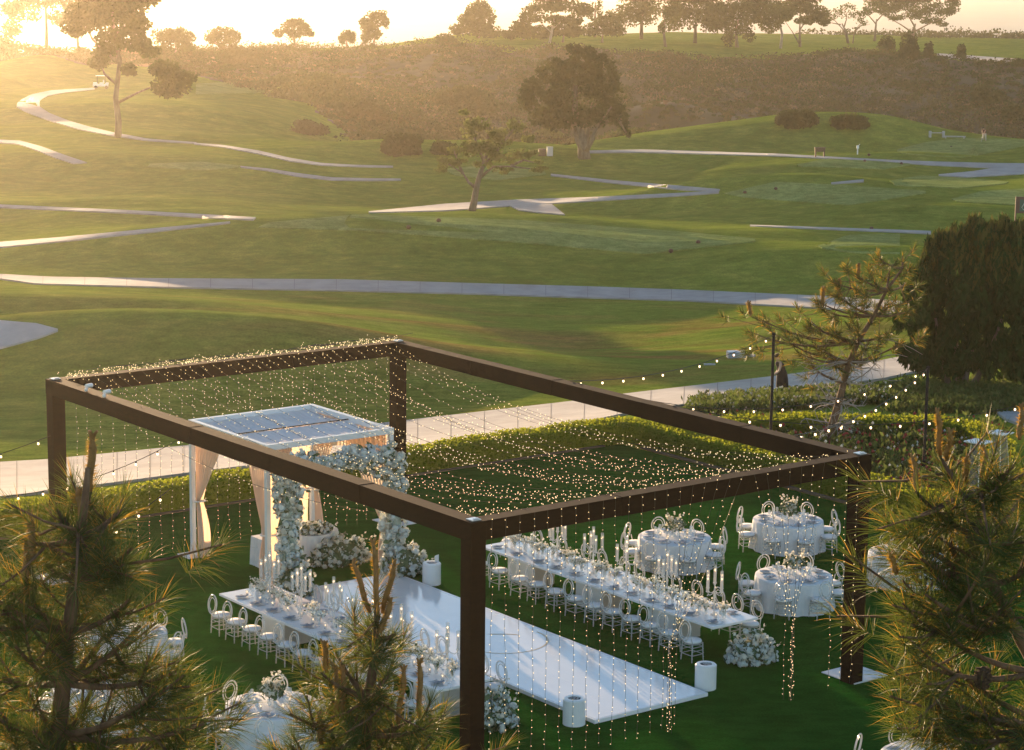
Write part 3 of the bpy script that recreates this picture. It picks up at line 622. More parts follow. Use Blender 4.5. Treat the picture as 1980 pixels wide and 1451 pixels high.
t1 = pole(pole1, hfor(pole1, 648), 'slim black light pole rising from the hedge behind the right beam'); t2 = pole(pole2, hfor(pole2, 712), 'slim black light pole in the rose bed left of the patio heaters')
bc = lambda v: W(PL1 - .1, v, PH + .03)
festoon(tuple(t1), bc(9.9), .35, 11, 'festoon string from the pole behind the hedge down to the right beam')
festoon(tuple(t2), bc(9.6), .9, 12, 'long sagging festoon string from the rose bed pole to the middle of the right beam')
festoon(tuple(t2), bc(2.2), .35, 12, 'festoon string from the rose bed pole to the front end of the right beam')
festoon(tuple(un(1990, 780, 4.3)), bc(6.2), .5, 12, 'festoon string from outside the right edge across the rose bed to the right beam')
A_ = W(BW / 2, PL2 - BW / 2, 3.6)
festoon(W(-6, PL2 - 1, 3.4), A_, .3, 6, 'festoon string from outside the left edge to the rear left pergola post')
cabL = W(3.81, 17.17, 3.15)
festoon(tuple(un(-40, 965, 3.0)), cabL, .35, 9, 'festoon string passing in front of the rear left post to the white canopy')
festoon(cabL, W(BW / 2, 12.8, PH + .02), .2, 4, 'short festoon string rising from the white canopy to the left beam')
festoon(tuple(un(60, 1120, 2.6)), tuple(un(330, 945, 3.2)), .1, 6, 'festoon string rising through the left pine towards the white canopy')

# ------------------------------------------------------------------ dance floor with gold monogram
fl = empty('dance_floor', W(3.99, 1.24, 0), TH, 'long glossy white dance floor between the two banquet tables', 'dance floor'); FW_, FL_ = 2.907, 11.37
for i in range(3):
    for j in range(10):
        a, b_ = FW_ / 3, FL_ / 10
        MB().box(((i + .5) * a, (j + .5) * b_, .055), (a - .0015, b_ - .0015, .07)).build('floor_panel', M['gloss_floor'], fl)
for c, d in (((FW_ / 2, -.025, .05), (FW_ + .1, .045, .075)), ((FW_ / 2, FL_ + .025, .05), (FW_ + .1, .045, .075)), ((-.025, FL_ / 2, .05), (.045, FL_, .075)), ((FW_ + .025, FL_ / 2, .05), (.045, FL_, .075))):
    MB().box(c, d).build('edge_trim', M['white'], fl)
g = MB(); cc = (1.72, 5.35)
an = np.linspace(rad(195), rad(400), 40)
def band(P, w):
    P = np.array(P); t = np.gradient(P, axis=0); t /= np.linalg.norm(t, axis=1)[:, None]; nrm = np.stack([-t[:, 1], t[:, 0]], 1); n = len(P)
    vs = np.concatenate([np.c_[P + nrm * w, np.full(n, .0925)], np.c_[P - nrm * w, np.full(n, .0925)]]); g.add(vs, [(n + i, n + i + 1, i + 1, i) for i in range(n - 1)])
sc = lambda x, y: (cc[0] + x * math.cos(-TH) - y * math.sin(-TH), cc[1] + x * math.sin(-TH) + y * math.cos(-TH))
band([sc(1.0 * math.cos(a) * 1.0, 1.0 * math.sin(a)) for a in an], .022)
band([sc(-.28, .42), sc(.1, .44), sc(.3, .42)], .03); band([sc(.30, .43), sc(.36, .33), sc(.37, .2)], .012); band([sc(-.36, .42), sc(-.2, .43)], .01)
g.build('gold_monogram', M['gold'], fl)

# ------------------------------------------------------------------ cabana
CU0, CU1, CV0, CV1, CH = 3.81, 7.47, 13.45, 17.2, 3.5
cb = empty('wedding_canopy', W(CU0, CV0, 0), TH, 'white draped ceremony canopy with four posts under the fairy lights', 'canopy'); cw, cl = CU1 - CU0, CV1 - CV0
for x, y in ((0, 0), (cw, 0), (cw, cl), (0, cl)):
    sx = .06 if x == 0 else -.06; sy = .06 if y == 0 else -.06
    MB().box((x + sx, y + sy, (CH - .14) / 2), (.11, .11, CH - .14)).build('post', M['white'], cb); MB().box((x + sx, y + sy, .02), (.6, .6, .018)).build('base_plate', M['plate_white'], cb)
for c, d in (((cw / 2, .06, CH - .07), (cw, .12, .14)), ((cw / 2, cl - .06, CH - .07), (cw, .12, .14)), ((.06, cl / 2, CH - .07), (.12, cl - .245, .14)), ((cw - .06, cl / 2, CH - .07), (.12, cl - .245, .14))):
    MB().box(c, d).build('roof_beam', M['white'], cb)
# pleated roof cloth in two lengths over a middle bar
for k in range(2):
    b = MB(); nu, nv = 70, 9; y0, y1 = (.12, cl / 2 - .01) if k == 0 else (cl / 2 + .01, cl - .12); vs = []
    for i in range(nu + 1):
        for j in range(nv + 1):
            s = i / nu; t = j / nv; vs.append((.12 + (cw - .24) * s, y0 + (y1 - y0) * t, CH - .10 - .09 * math.sin(math.pi * t) + .005 * math.sin(i * 1.9 + .6 * math.sin(j)) + .004 * math.sin(i * .7)))
    b.add(vs, [(i * (nv + 1) + j, (i + 1) * (nv + 1) + j, (i + 1) * (nv + 1) + j + 1, i * (nv + 1) + j + 1) for i in range(nu) for j in range(nv)]); b.build('roof_cloth', M['roof_cloth'], cb, smooth=True)
b = MB(); b.tube([(.1, cl / 2, CH - .08), (cw - .1, cl / 2, CH - .08)], .015, 6); b.build('centre_bar', M['black'], cb)
def curtain(x, y, ax, width, tie, label=None, gather=.24):
    """drape hung from the beam, gathered towards its post at height tie and falling to the ground; ax = direction away from the post"""
    b = MB(); nu, nv = 34, 30; vs = []; ax = np.array(ax, float); pr = np.array([-ax[1], ax[0]])
    for j in range(nv + 1):
        z = (CH - .15) * (1 - j / nv) + .01
        wtop = width; 
        if z > tie: f = ((z - tie) / (CH - .15 - tie)) ** .9; w = gather * .55 + (wtop - gather * .55) * f; off = .06 * (1 - f)
        else: f = (tie - z) / tie; w = gather * (.55 + .75 * math.sin(min(1, f * 1.3) * 1.3)) ; off = .06 + .04 * math.sin(f * 3)
        for i in range(nu + 1):
            s = i / nu; p = np.array([x, y]) + ax * (off + w * s) + pr * (.035 * math.sin(i * 1.55 + .2 * j * (1 if z > tie else .3)) * (.5 + .5 * min(1, w))); vs.append((p[0], p[1], z))
    b.add(vs, [(i * 1 + j * (nu + 1), i + 1 + j * (nu + 1), i + 1 + (j + 1) * (nu + 1), i + (j + 1) * (nu + 1)) for j in range(nv) for i in range(nu)])
    o = b.build('curtain', M['drape'], cb, smooth=True)
    bb = MB(); bb.ring((x + ax[0] * .13, y + ax[1] * .13, tie), .11, .11, .018, 14, 5, M=Matrix.Rotation(math.pi / 2, 3, 'X')); bb.build('tie_back', M['cushion'], o)
curtain(.10, cl - .14, (0, -1), 1.5, 1.45)                 # rear left post, sweeping forwards along the left side
curtain(.10, .14, (0, 1), 1.0, 1.25)
curtain(.14, .16, (1, 0), .7, 1.25)
curtain(cw - .10, .16, (0, 1), 2.2, 1.0); curtain(cw - .10, cl - .16, (0, -1), 1.3, 1.3, gather=.32)
curtain(cw - .14, cl - .10, (-1, 0), 1.6, 1.3, gather=.32); curtain(.14, cl - .10, (1, 0), .6, 1.4)
b = MB(); nu = 80   # gathered pelmet along the right side, seen under the roof
vs = [(cw - .15 + .02 * math.sin(i * 1.7), .15 + (cl - .3) * i / nu, CH - .15 - zz) for i in range(nu + 1) for zz in (0, .35, .75 + .1 * math.sin(i * .11))]
b.add(vs, [(i * 3 + j, (i + 1) * 3 + j, (i + 1) * 3 + j + 1, i * 3 + j + 1) for i in range(nu) for j in range(2)]); b.build('pelmet', M['drape'], cb, smooth=True)

# ------------------------------------------------------------------ flowers
def bloom_mesh(name, mt, r=.07, seed=0):
    rr = random.Random(seed); b = MB()
    b.ball((0, 0, 0), (r * .6, r * .6, r * .5), 7, 4)
    for k in range(13):
        a = rr.uniform(0, 6.28); e = rr.uniform(-.4, 1.3); d = Vector((math.cos(a) * math.cos(e), math.sin(a) * math.cos(e), math.sin(e))); s = d.cross(Vector((0, 0, 1))).normalized(); t = s.cross(d)
        c = d * r * .75; q = r * .55; b.add([tuple(c - s * q - t * q * .4), tuple(c + s * q - t * q * .4), tuple(c + s * q * .7 + t * q + d * r * .3), tuple(c - s * q * .7 + t * q + d * r * .3)], [(0, 1, 2, 3)])
    return b.mesh(name, mt)
BLOOMS = [bloom_mesh('bloom', M['petal'] if i % 3 else M['petal_warm'], .075, i) for i in range(6)]
def put_blooms(parent, P, smin=.7, smax=1.5, nrm=None):
    for p in P:
        o = link(bpy.data.objects.new('bloom', BLOOMS[R_.randrange(6)]), parent); o.location = tuple(p); o.rotation_euler = (R_.uniform(-1, 1), R_.uniform(-1, 1), R_.uniform(0, 6)); s = R_.uniform(smin, smax); o.scale = (s, s, s * R_.uniform(.8, 1.1))
def small_blooms(parent, P, r, mt='petal', name='small_bloom'):
    P = np.asarray(P); vs, q = leaf_quads(P, r * 1.6, 1.0); v2, q2 = leaf_quads(P + NP.normal(0, r * .3, P.shape), r * 1.6, 1.0)
    o = link(bpy.data.objects.new(name, fast_mesh(name, np.concatenate([vs, v2]), np.concatenate([q, q2 + len(vs)]), M[mt])), parent); o['kind'] = 'stuff'; return o
def greens(parent, P, s=.12, name='greenery', mt='stem', up=None):
    vs, q = leaf_quads(np.asarray(P), s, 1.8, up=up); o = link(bpy.data.objects.new(name, fast_mesh(name, vs, q, M[mt])), parent); o['kind'] = 'stuff'; return o
ar = empty('floral_arch', W(3.95, 12.7, 0), TH, 'tall arch covered in white flowers at the end of the dance floor', 'flower arch'); AW, AH = 3.0, 3.02
MB().box((0, 0, AH / 2), (.12, .12, AH)).build('arch_upright', M['white'], ar); MB().box((AW, 0, AH / 2), (.12, .12, AH)).build('arch_upright', M['white'], ar); MB().box((AW / 2, 0, AH - .06), (AW - .13, .12, .12)).build('arch_crossbar', M['white'], ar)
cm = MB(); cm.tube([(0, 0, .3), (.02, 0, 1.2), (-.02, 0, 2.2), (0, 0, AH)], .17, 9); cm.tube([(AW, 0, .3), (AW, 0, 1.5), (AW, 0, AH)], .18, 9); cm.tube([(0, 0, AH), (AW * .3, 0, AH + .06), (AW * .7, 0, AH - .05), (AW, 0, AH)], .16, 9); cm.build('moss_core', M['petal_moss'], ar)
P = []
def shell(n, f):
    return [f() for _ in range(n)]
def col(x0, rx, z0, z1, wob=0):
    a = R_.uniform(0, 6.28); z = R_.uniform(z0, z1); r = rx * R_.uniform(.7, 1.0) * (1 + .22 * math.sin(z * 3.1 + x0)); return (x0 + r * math.cos(a), .9 * r * math.sin(a), z)
P += shell(130, lambda: col(0, .30, .4, AH)); P += shell(130, lambda: col(AW, .32, .3, AH))
def xb():
    x = R_.uniform(.1, AW); a = R_.uniform(0, 6.28); r = (.27 + .07 * math.sin(x * 3)) * R_.uniform(.7, 1); return (x, r * math.cos(a), AH - .02 + .08 * math.sin(x * 4 + 1) + r * math.sin(a) * 1.1)
P += shell(125, xb)
P = [p for p in P]
R_.shuffle(P); put_blooms(ar, P[:298], .9, 1.7); small_blooms(ar, np.array(P[298:] + P[:200]) + NP.normal(0, .06, (len(P[298:]) + 200, 3)), .05)
greens(ar, np.array(P * 2)[:420] + NP.normal(0, .06, (min(420, 2 * len(P)), 3)), .15)
small_blooms(ar, np.array([xb() for _ in range(500)] + [col(0, .31, .3, AH) for _ in range(500)] + [col(AW, .33, .3, AH) for _ in range(500)]), .06, 'petal', 'filler_bloom')
def mound(name, u, v, rx, ry, h, n, label, cat='flowers', z=0, smin=.6, smax=1.2, sprigs=10, gr=.5, small=260, group=None, lim=120):
    r = empty(name, W(u, v, z), TH, label, cat, group)
    def pt():
        a = R_.uniform(0, 6.28); e = abs(R_.gauss(0, .55)); k = R_.uniform(.75, 1.02); return (rx * math.cos(a) * math.cos(e) * k, ry * math.sin(a) * math.cos(e) * k, .04 + h * math.sin(min(e, 1.5)) * k)
    put_blooms(r, [pt() for _ in range(min(n, lim))], smin, smax); small_blooms(r, np.array([pt() for _ in range(small)]), .045, 'petal'); greens(r, np.array([pt() for _ in range(int(small * gr))]), .11)
    core = MB(); core.ball((0, 0, h * .32), (rx * .8, ry * .8, h * .42), 10, 6); core.build('moss_core', M['stem'], r)
    sp = MB(); tips = []
    for k in range(sprigs):
        a = R_.uniform(0, 6.28); e = R_.uniform(.2, 1.2); L = R_.uniform(.9, 1.5); d = np.array([math.cos(a) * math.cos(e) * rx, math.sin(a) * math.cos(e) * ry, math.sin(e) * h * 1.1]); sp.tube([d * .5, d * L], .006, 4); tips += [d * L * t for t in (.8, .9, 1.0)]
    if sprigs: sp.build('sprig', M['stem'], r); small_blooms(r, np.array(tips) + NP.normal(0, .02, (len(tips), 3)), .05, 'petal_warm', 'sprig_bloom')
    return r
mound('flower_mound', 7.15, 12.55, .62, .5, .85, 100, 'mound of white flowers at the foot of the right arch upright')
mound('flower_mound', 3.85, 12.3, .5, .45, 1.0, 80, 'mound of white flowers at the foot of the left arch upright behind candelabras')
mound('flower_mound', 6.45, 14.35, .85, .5, .75, 90, 'spray of white flowers on the lawn against the round-ended cake table', gr=.9)
mound('flower_mound', 9.35, 2.45, .62, .5, .62, 90, 'cluster of white hydrangeas on the lawn at the end of the right banquet table', sprigs=14)
mound('flower_mound', 2.2, 2.3, .55, .45, .7, 80, 'cluster of white flowers on the lawn at the end of the left banquet table', sprigs=14)

# white cloth tables under the canopy
def skirt(name, prof_pts, h, label, loc, rz, mt, folds=40, amp=.02, flare=1.06):
    """draped cloth over a plan outline"""
    P = np.array(prof_pts, float); n = 120; s = np.r_[0, np.cumsum(np.linalg.norm(np.diff(np.vstack([P, P[:1]]), axis=0), axis=1))]; t = np.linspace(0, s[-1], n, endpoint=False); Q = np.vstack([P, P[:1]])
    X = np.stack([np.interp(t, s, Q[:, 0]), np.interp(t, s, Q[:, 1])], 1); c = X.mean(0); b = MB(); vs = []; lv = [(h + .004, 0, .985), (h, 0, 1.0), (h - .04, .15, 1.006), (h * .5, .7, 1 + (flare - 1) * .6), (.02, 1.0, flare)]
    for z, f, k in lv:
        for i in range(n):
            w = amp * f * (math.sin(i * 2 * math.pi * folds / n) + .6 * math.sin(i * .37 + 1)); d = X[i] - c; L = np.linalg.norm(d); q = c + d * (k + w / L); vs.append((q[0], q[1], z))
    b.add(vs, [(a * n + i, (a + 1) * n + i, (a + 1) * n + (i + 1) % n, a * n + (i + 1) % n) for a in range(4) for i in range(n)] + [tuple(range(n))])
    o = b.build(name, mt, smooth=False); o.location = loc; o.rotation_euler = (0, 0, rz); return tag(o, label, 'tablecloth')
def leg_table(name, u, v, lw, lh, rz, label, round_=False):
    r = empty(name, W(u, v, 0), rz, label, 'table', None)
    b = MB(); (b.lathe([(lw, .715), (lw, .74)], 28) if round_ else b.box((0, 0, .728), (lw * 2, lh * 2, .025))); b.build('tabletop', M['tabletop'], r)
    for k in range(4): a = k * math.pi / 2 + .785; q = lw * .7; q2 = (lw if round_ else lh) * .7; MB().tube([(math.cos(a) * q, math.sin(a) * q2, 0), (math.cos(a) * q, math.sin(a) * q2, .71)], .02, 8).build('leg', M['steel'], r)
    return r
leg_table('side_table', 4.95, 15.1, .32, .4, TH, 'small square table under white cloth beside the front left canopy post')
skirt('tablecloth', [(-.36, -.42), (.36, -.42), (.36, .42), (-.36, .42)], .745, 'white cloth on the small square table beside the front left canopy post', W(4.95, 15.1, 0), TH, M['cloth'], 26, .015)
leg_table('cake_table', 6.15, 15.15, .62, .6, TH, 'round cake table under a white cloth inside the canopy', True)
skirt('tablecloth', [(.66 * math.cos(a), .62 * math.sin(a)) for a in np.linspace(0, 6.28, 40)[:-1]], .745, 'white cloth on the round cake table inside the canopy', W(6.15, 15.15, 0), TH, M['cloth'], 22, .02, 1.12)
mound('flower_garland', 6.1, 15.0, .5, .42, .2, 50, 'garland of cream flowers covering the round cake table top', z=.75, smin=.5, smax=.9, small=200, sprigs=6)
for i, (u, v) in enumerate(((4.9, 14.95), (5.1, 15.2), (4.8, 15.3))):
    b = MB(); b.lathe([(.035, 0), (.035, .12 + .05 * i), (.03, .12 + .05 * i)], 10); o = b.build('pillar_candle', M['candle'] if i else M['white']); o.location = W(u, v, .75); tag(o, ['short white', 'medium cream', 'taller cream'][i] + ' pillar candle on the small square cloth table', 'candle', 'candles on the small square table')

# ------------------------------------------------------------------ chairs
GRP_CH = 'clear oval-backed chairs with white cushions'
def make_chair():
    """origin on the ground under the seat centre, facing +x (towards the table)"""
    c = empty('oval_back_chair', (0, 0, 0)); ac = M['acrylic']
    b = MB(); prof = [(.02, .42), (.19, .425), (.205, .45), (.19, .475), (.02, .485)]; b.lathe(prof, 20); b.build('seat_cushion', M['cushion'], c, smooth=True)
    MB().lathe([(.205, .395), (.212, .418), (.0, .419)], 20).build('seat_frame', ac, c)
    T = Matrix.Rotation(math.pi / 2, 3, 'Z') @ Matrix.Rotation(.13, 3, 'X')
    bx = -.225
    MB().ring((bx, 0, .72), .175, .215, .017, 26, 6, M=T).build('back_ring', ac, c, smooth=True)
    MB().ring((bx - .002, 0, .715), .118, .155, .011, 22, 5, M=T).build('inner_ring', ac, c, smooth=True)
    b = MB(); b.tube([(bx + .04, 0, .46), (bx + .022, -.03, .52), (bx + .02, -.02, .57)], .011, 5); b.tube([(bx + .04, 0, .46), (bx + .022, .03, .52), (bx + .02, .02, .57)], .011, 5); b.build('back_support', ac, c)
    for sx, sy in ((1, 1), (1, -1), (-1, 1), (-1, -1)):
        b = MB(); x, y = .15 * sx, .16 * sy; pts = [(x * 1.12, y * 1.1, 0), (x * 1.05, y * 1.03, .2), (x, y, .42)]; b.tube(pts, [.012, .014, .017], 6)
        for z in (.10, .19, .28): b.ball((x * (1.12 - z * .28), y * (1.1 - z * .24), z), .02, 6, 4)
        b.build('leg', ac, c)
        if sx < 0: MB().tube([(x, y, .42), (bx + .03, y * .95, .60)], .012, 5).build('back_stay', ac, c)
    for z in (.16, .25, .33):
        b = MB(); k = 1.1 - z * .26; X, Y = .15 * k, .16 * k
        if z != .25: b.tube([(X, Y, z), (X, -Y, z)], .0095, 5); b.tube([(-X, Y, z), (-X, -Y, z)], .0095, 5)
        b.tube([(X, Y, z), (-X, Y, z)], .0095, 5); b.tube([(X, -Y, z), (-X, -Y, z)], .0095, 5); b.build('stretcher', ac, c)
    return c
CH0 = make_chair(); _first = [True]
def chair(x, y, rz, label, group):
    c = CH0 if _first[0] else copy_tree(CH0); _first[0] = False
    c.location = (x, y, 0); c.rotation_euler = (0, 0, rz + R_.uniform(-.07, .07)); return tag(c, label, 'chair', group)

# ------------------------------------------------------------------ table things
def plate_mesh():
    b = MB(); b.lathe([(.0, .004), (.09, .006), (.135, .018), (.14, .022), (.13, .012), (.08, 0)], 18); return b.mesh('plate', M['china'])
PLM = plate_mesh()
b = MB(); b.box((0, 0, .030), (.09, .17, .012)); b.add([(-.045, -.085, .037), (.045, -.085, .037), (.03, -.16, .045), (-.03, -.16, .04)], [(0, 1, 2, 3)]); b.box((.012, .01, .041), (.05, .13, .008), .35); NKM = b.mesh('napkin', M['napkin'])
def fork(): 
    b = MB(); b.box((0, 0, .004), (.13, .008, .004)); b.box((.085, 0, .005), (.04, .022, .004))
    for k in (-1, 0, 1): b.box((.118, k * .008, .005), (.03, .004, .003))
    return b.mesh('fork', M['cutlery'])
def knife():
    b = MB(); b.box((-.04, 0, .004), (.09, .012, .006)); b.add([(0, -.009, .003), (.12, -.009, .003), (.135, .004, .003), (0, .009, .003), (0, -.009, .006), (.12, -.009, .006), (.135, .004, .006), (0, .009, .006)], [(0, 3, 2, 1), (4, 5, 6, 7), (0, 1, 5, 4), (1, 2, 6, 5), (2, 3, 7, 6), (3, 0, 4, 7)]); return b.mesh('knife', M['cutlery'])
FKM, KNM = fork(), knife()
def glass_mesh(h, r, name):
    b = MB(); b.lathe([(.001, .004), (.034, .003), (.034, .0), (.030, .006), (.005, .012), (.004, h * .42), (r * .6, h * .50), (r, h * .68), (r * .82, h)], 10); return b.mesh(name, M['glass'])
GLM = [glass_mesh(.22, .038, 'wine_glass'), glass_mesh(.25, .045, 'water_goblet')]
def thing(me, x, y, z, rz, label, cat, group):
    o = link(bpy.data.objects.new(me.name.split('.')[0], me)); o.location = (x, y, z); o.rotation_euler = (0, 0, rz); return tag(o, label, cat, group)
def setting(x, y, z, rz, where, tname):
    """x,y: plate centre; rz: direction from the seat towards the table middle"""
    f = np.array([math.cos(rz), math.sin(rz)]); s = np.array([-f[1], f[0]])
    thing(PLM, x, y, z, rz, 'grey rimmed plate, ' + where, 'plate', 'dinner plates'); thing(NKM, x, y, z, rz + math.pi / 2 + R_.uniform(-.3, .3), 'folded blue-grey napkin, ' + where, 'napkin', 'folded napkins')
    p = np.array([x, y]) + s * .19; thing(FKM, p[0], p[1], z, rz, 'silver fork, ' + where, 'fork', 'forks'); p = np.array([x, y]) - s * .19; thing(KNM, p[0], p[1], z, rz, 'silver knife, ' + where, 'knife', 'knives')
    for k in range(2):
        p = np.array([x, y]) + f * (.20 + .06 * k) - s * (.12 - .14 * k + R_.uniform(-.02, .02)); thing(GLM[k], p[0], p[1], z, 0, ('smaller wine glass, ' if k == 0 else 'taller water goblet, ') + where, 'glass', 'stemmed glasses')
def votive(x, y, z, label, group, h=.09):
    r = empty('votive_candle', (x, y, z), 0, label, 'candle', group)
    b = MB(); b.lathe([(.03, 0), (.036, h), (.032, h), (.027, .012), (0, .012)], 10); b.build('glass_holder', M['glass'], r); MB().lathe([(.02, .013), (.02, h * .5), (0, h * .5)], 8).build('wax', M['candle'], r); MB().octas([(0, 0, h * .5 + .02)], .013).build('flame', M['flame'], r)
def vase(x, y, z, label, group, h=.14, spread=.09, n=26):
    r = empty('bud_vase', (x, y, z), R_.uniform(0, 6), label, 'flower vase', group)
    b = MB(); b.lathe([(.03, 0), (.04, h * .3), (.022, h * .75), (.026, h)], 10); b.build('vase', M['glass'], r)
    P = np.array([(NP.normal(0, spread * .6), NP.normal(0, spread * .6), h + .03 + abs(NP.normal(0, .07))) for _ in range(n)]); b = MB()
    for p in P[::3]: b.tube([(0, 0, h * .3), tuple(p)], .003, 3, cap=False)
    b.build('stem', M['stem'], r); small_blooms(r, P, .036, 'petal' if R_.random() < .5 else 'petal_warm', 'bloom'); greens(r, P[:8] * [1.2, 1.2, .9], .06)
def make_candelabra():
    c = empty('candelabra', (0, 0, 0)); gm = M['glass']; ac = M['acrylic']
    MB().lathe([(.085, 0), (.085, .015), (.03, .04), (.018, .08)], 16).build('base', ac, c)
    b = MB(); b.lathe([(.018, .08), (.024, .2), (.014, .3), (.03, .42), (.014, .5), (.02, .58), (.012, .66), (.03, .70)], 10); b.build('stem', ac, c)
    heads = [(0, 0, .72)]
    for k in range(4):
        a = k * math.pi / 2 + .5; x, y = math.cos(a), math.sin(a); pts = [(x * r, y * r, z) for r, z in ((.01, .55), (.07, .49), (.14, .47), (.19, .50), (.215, .56))]; MB().tube(pts, .011, 6).build('arm', ac, c); heads.append((x * .215, y * .215, .56))
        MB().ball((x * .21, y * .21, .48), .02, 6, 4).build('crystal_drop', gm, c)
    for i, (x, y, z) in enumerate(heads):
        MB().lathe([(.012, z - .02), (.045, z), (.045, z + .012), (0, z + .012)], 10, (x, y, 0)).build('candle_cup', ac, c)
        MB().lathe([(.011, z + .012), (.011, z + .27), (0, z + .27)], 7, (x, y, 0)).build('taper_candle', M['candle'], c)
        ch = MB(); ch.lathe([(.036, z + .014), (.036, z + .40)], 12, (x, y, 0)); ch.f = ch.f[:-2]; ch.m = ch.m[:-2]; ch.build('glass_chimney', M['glass'], c)
        MB().octas([(x, y, z + .295)], .017).build('flame', M['flame'], c)
    return c
CAN0 = make_candelabra(); _cf = [True]
def candelabra(x, y, z, label, group):
    c = CAN0 if _cf[0] else copy_tree(CAN0); _cf[0] = False; c.location = (x, y, z); c.rotation_euler = (0, 0, R_.uniform(0, 1.5)); return tag(c, label, 'candelabra', group)

ORD = ['first', 'second', 'third', 'fourth', 'fifth', 'sixth', 'seventh', 'eighth', 'ninth', 'tenth', 'eleventh', 'twelfth', 'thirteenth']
def long_table(u0, u1, v0, v1, side, near_seats, far_seats, cands, peds):
    nm = side + ' banquet table'; r = empty('banquet_table', W(u0, v0, 0), TH, 'long white %s with box pedestals %s of the dance floor' % ('banquet table', side), 'table', 'long banquet tables')
    w, L = u1 - u0, v1 - v0; n = 4
    for k in range(n): MB().box((w / 2, L * (k + .5) / n, .735), (w, L / n - .004, .05)).build('tabletop', M['tabletop'], r)
    for a in peds:
        p = MB(); p.box((w / 2, a - v0, .355), (.68, .96, .705)); po = p.build('pedestal', M['pedestal'], r); q = MB(); q.box((w / 2 - .344, a - v0, .355), (.006, .95, .70)); q.box((w / 2 + .344, a - v0, .355), (.006, .95, .70)); q.build('white_face', M['white'], po)
    mid = (u0 + u1) / 2
    for near, seats in ((True, near_seats), (False, far_seats)):
        for i, v in enumerate(seats):
            pos = '%s seat from the arch, %s side of %s' % (ORD[i], 'left' if near else 'right', nm)
            su = (u0 - .28) if near else (u1 + .28); su += R_.uniform(-.03, .03); x, y, _ = W(su, v + R_.uniform(-.03, .03)); rz = TH if near else TH + math.pi
            chair(x, y, rz, 'clear oval-back chair, ' + pos, 'chairs along the ' + nm)
            pu = u0 + .24 if near else u1 - .24; x, y, _ = W(pu, v); setting(x, y, .762, rz, pos, nm)
    for i, v in enumerate(cands): x, y, _ = W(mid, v); candelabra(x, y, .762, 'tall five-flame glass candelabra, %s from the arch end on the %s' % (ORD[i], nm), 'candelabras on the ' + nm)
    k = 0; nvs = 0; v = v0 + .35; nv_all = int((v1 - v0 - .6) / .36) + 1
    while v < v1 - .25:
        if all(abs(v - c) > .18 for c in cands): x, y, _ = W(mid + R_.uniform(-.12, .12), v); vase(x, y, .762, 'glass vase of small white flowers on the %s, %s from the near end' % (nm, ordn(k + 1)), 'flower vases on the ' + nm, R_.uniform(.10, .24), .13, 48)
        x, y, _ = W(mid + (.2 if k % 2 else -.2) + R_.uniform(-.05, .05), v + .13); votive(x, y, .762, 'lit votive candle among flowers on the %s, %s from the near end' % (nm, ordn(k + 1)), 'votive candles on the ' + nm, R_.uniform(.08, .14)); v += .27; k += 1
RN = [11.0, 10.2, 9.35, 8.6, 7.78, 7.08, 6.36, 5.63, 4.95, 4.32, 3.55, 0]
RNs = [11.02, 10.3, 9.6, 8.87 + .0, 8.2, 7.5, 6.85, 6.1, 5.4, 4.72, 4.0, 3.27]
rn = [un(p[0], p[1], .47) for p in [(926, 1088), (965, 1101), (1003, 1117), (1040, 1128), (1078, 1141), (1113, 1155), (1149, 1169), (1186, 1180), (1222, 1194), (1260, 1206), (1300, 1220), (1345, 1236)]]
toV = lambda p: float((np.array([p.x, p.y]) - D0) @ V)
rn = [toV(p) for p in rn]
rf = [toV(un(*p, .93)) for p in [(1028, 1003), (1065, 1018), (1093, 1037), (1130, 1052), (1167, 1063), (1206, 1078), (1237, 1088), (1275, 1100), (1311, 1110), (1350, 1122), (1384, 1138), (1427, 1150), (1462, 1162)]]
ln_ = [toV(un(*p, .47)) for p in [(430, 1187), (458, 1200), (486, 1214), (521, 1229), (555, 1245), (588, 1260)]]; ln_ += [ln_[-1] - .69 * k for k in range(1, 7)]
lf_ = [10.9 - .7 * k for k in range(12)]
_tmp = rf; 
long_table(8.65, 9.98, 2.95, 11.42, 'right', rn, rf[:13], [11.38 - (x - 957) / 55.4 for x in (1076, 1151, 1218, 1297, 1385)], [4.95, 7.6, 10.25])
long_table(1.30, 2.66, 2.86, 11.38, 'left', ln_, lf_, [11.38 - (x - 450) / 52.8 for x in (507, 577, 646, 705, 781, 867)], [3.7, 6.6, 9.6])
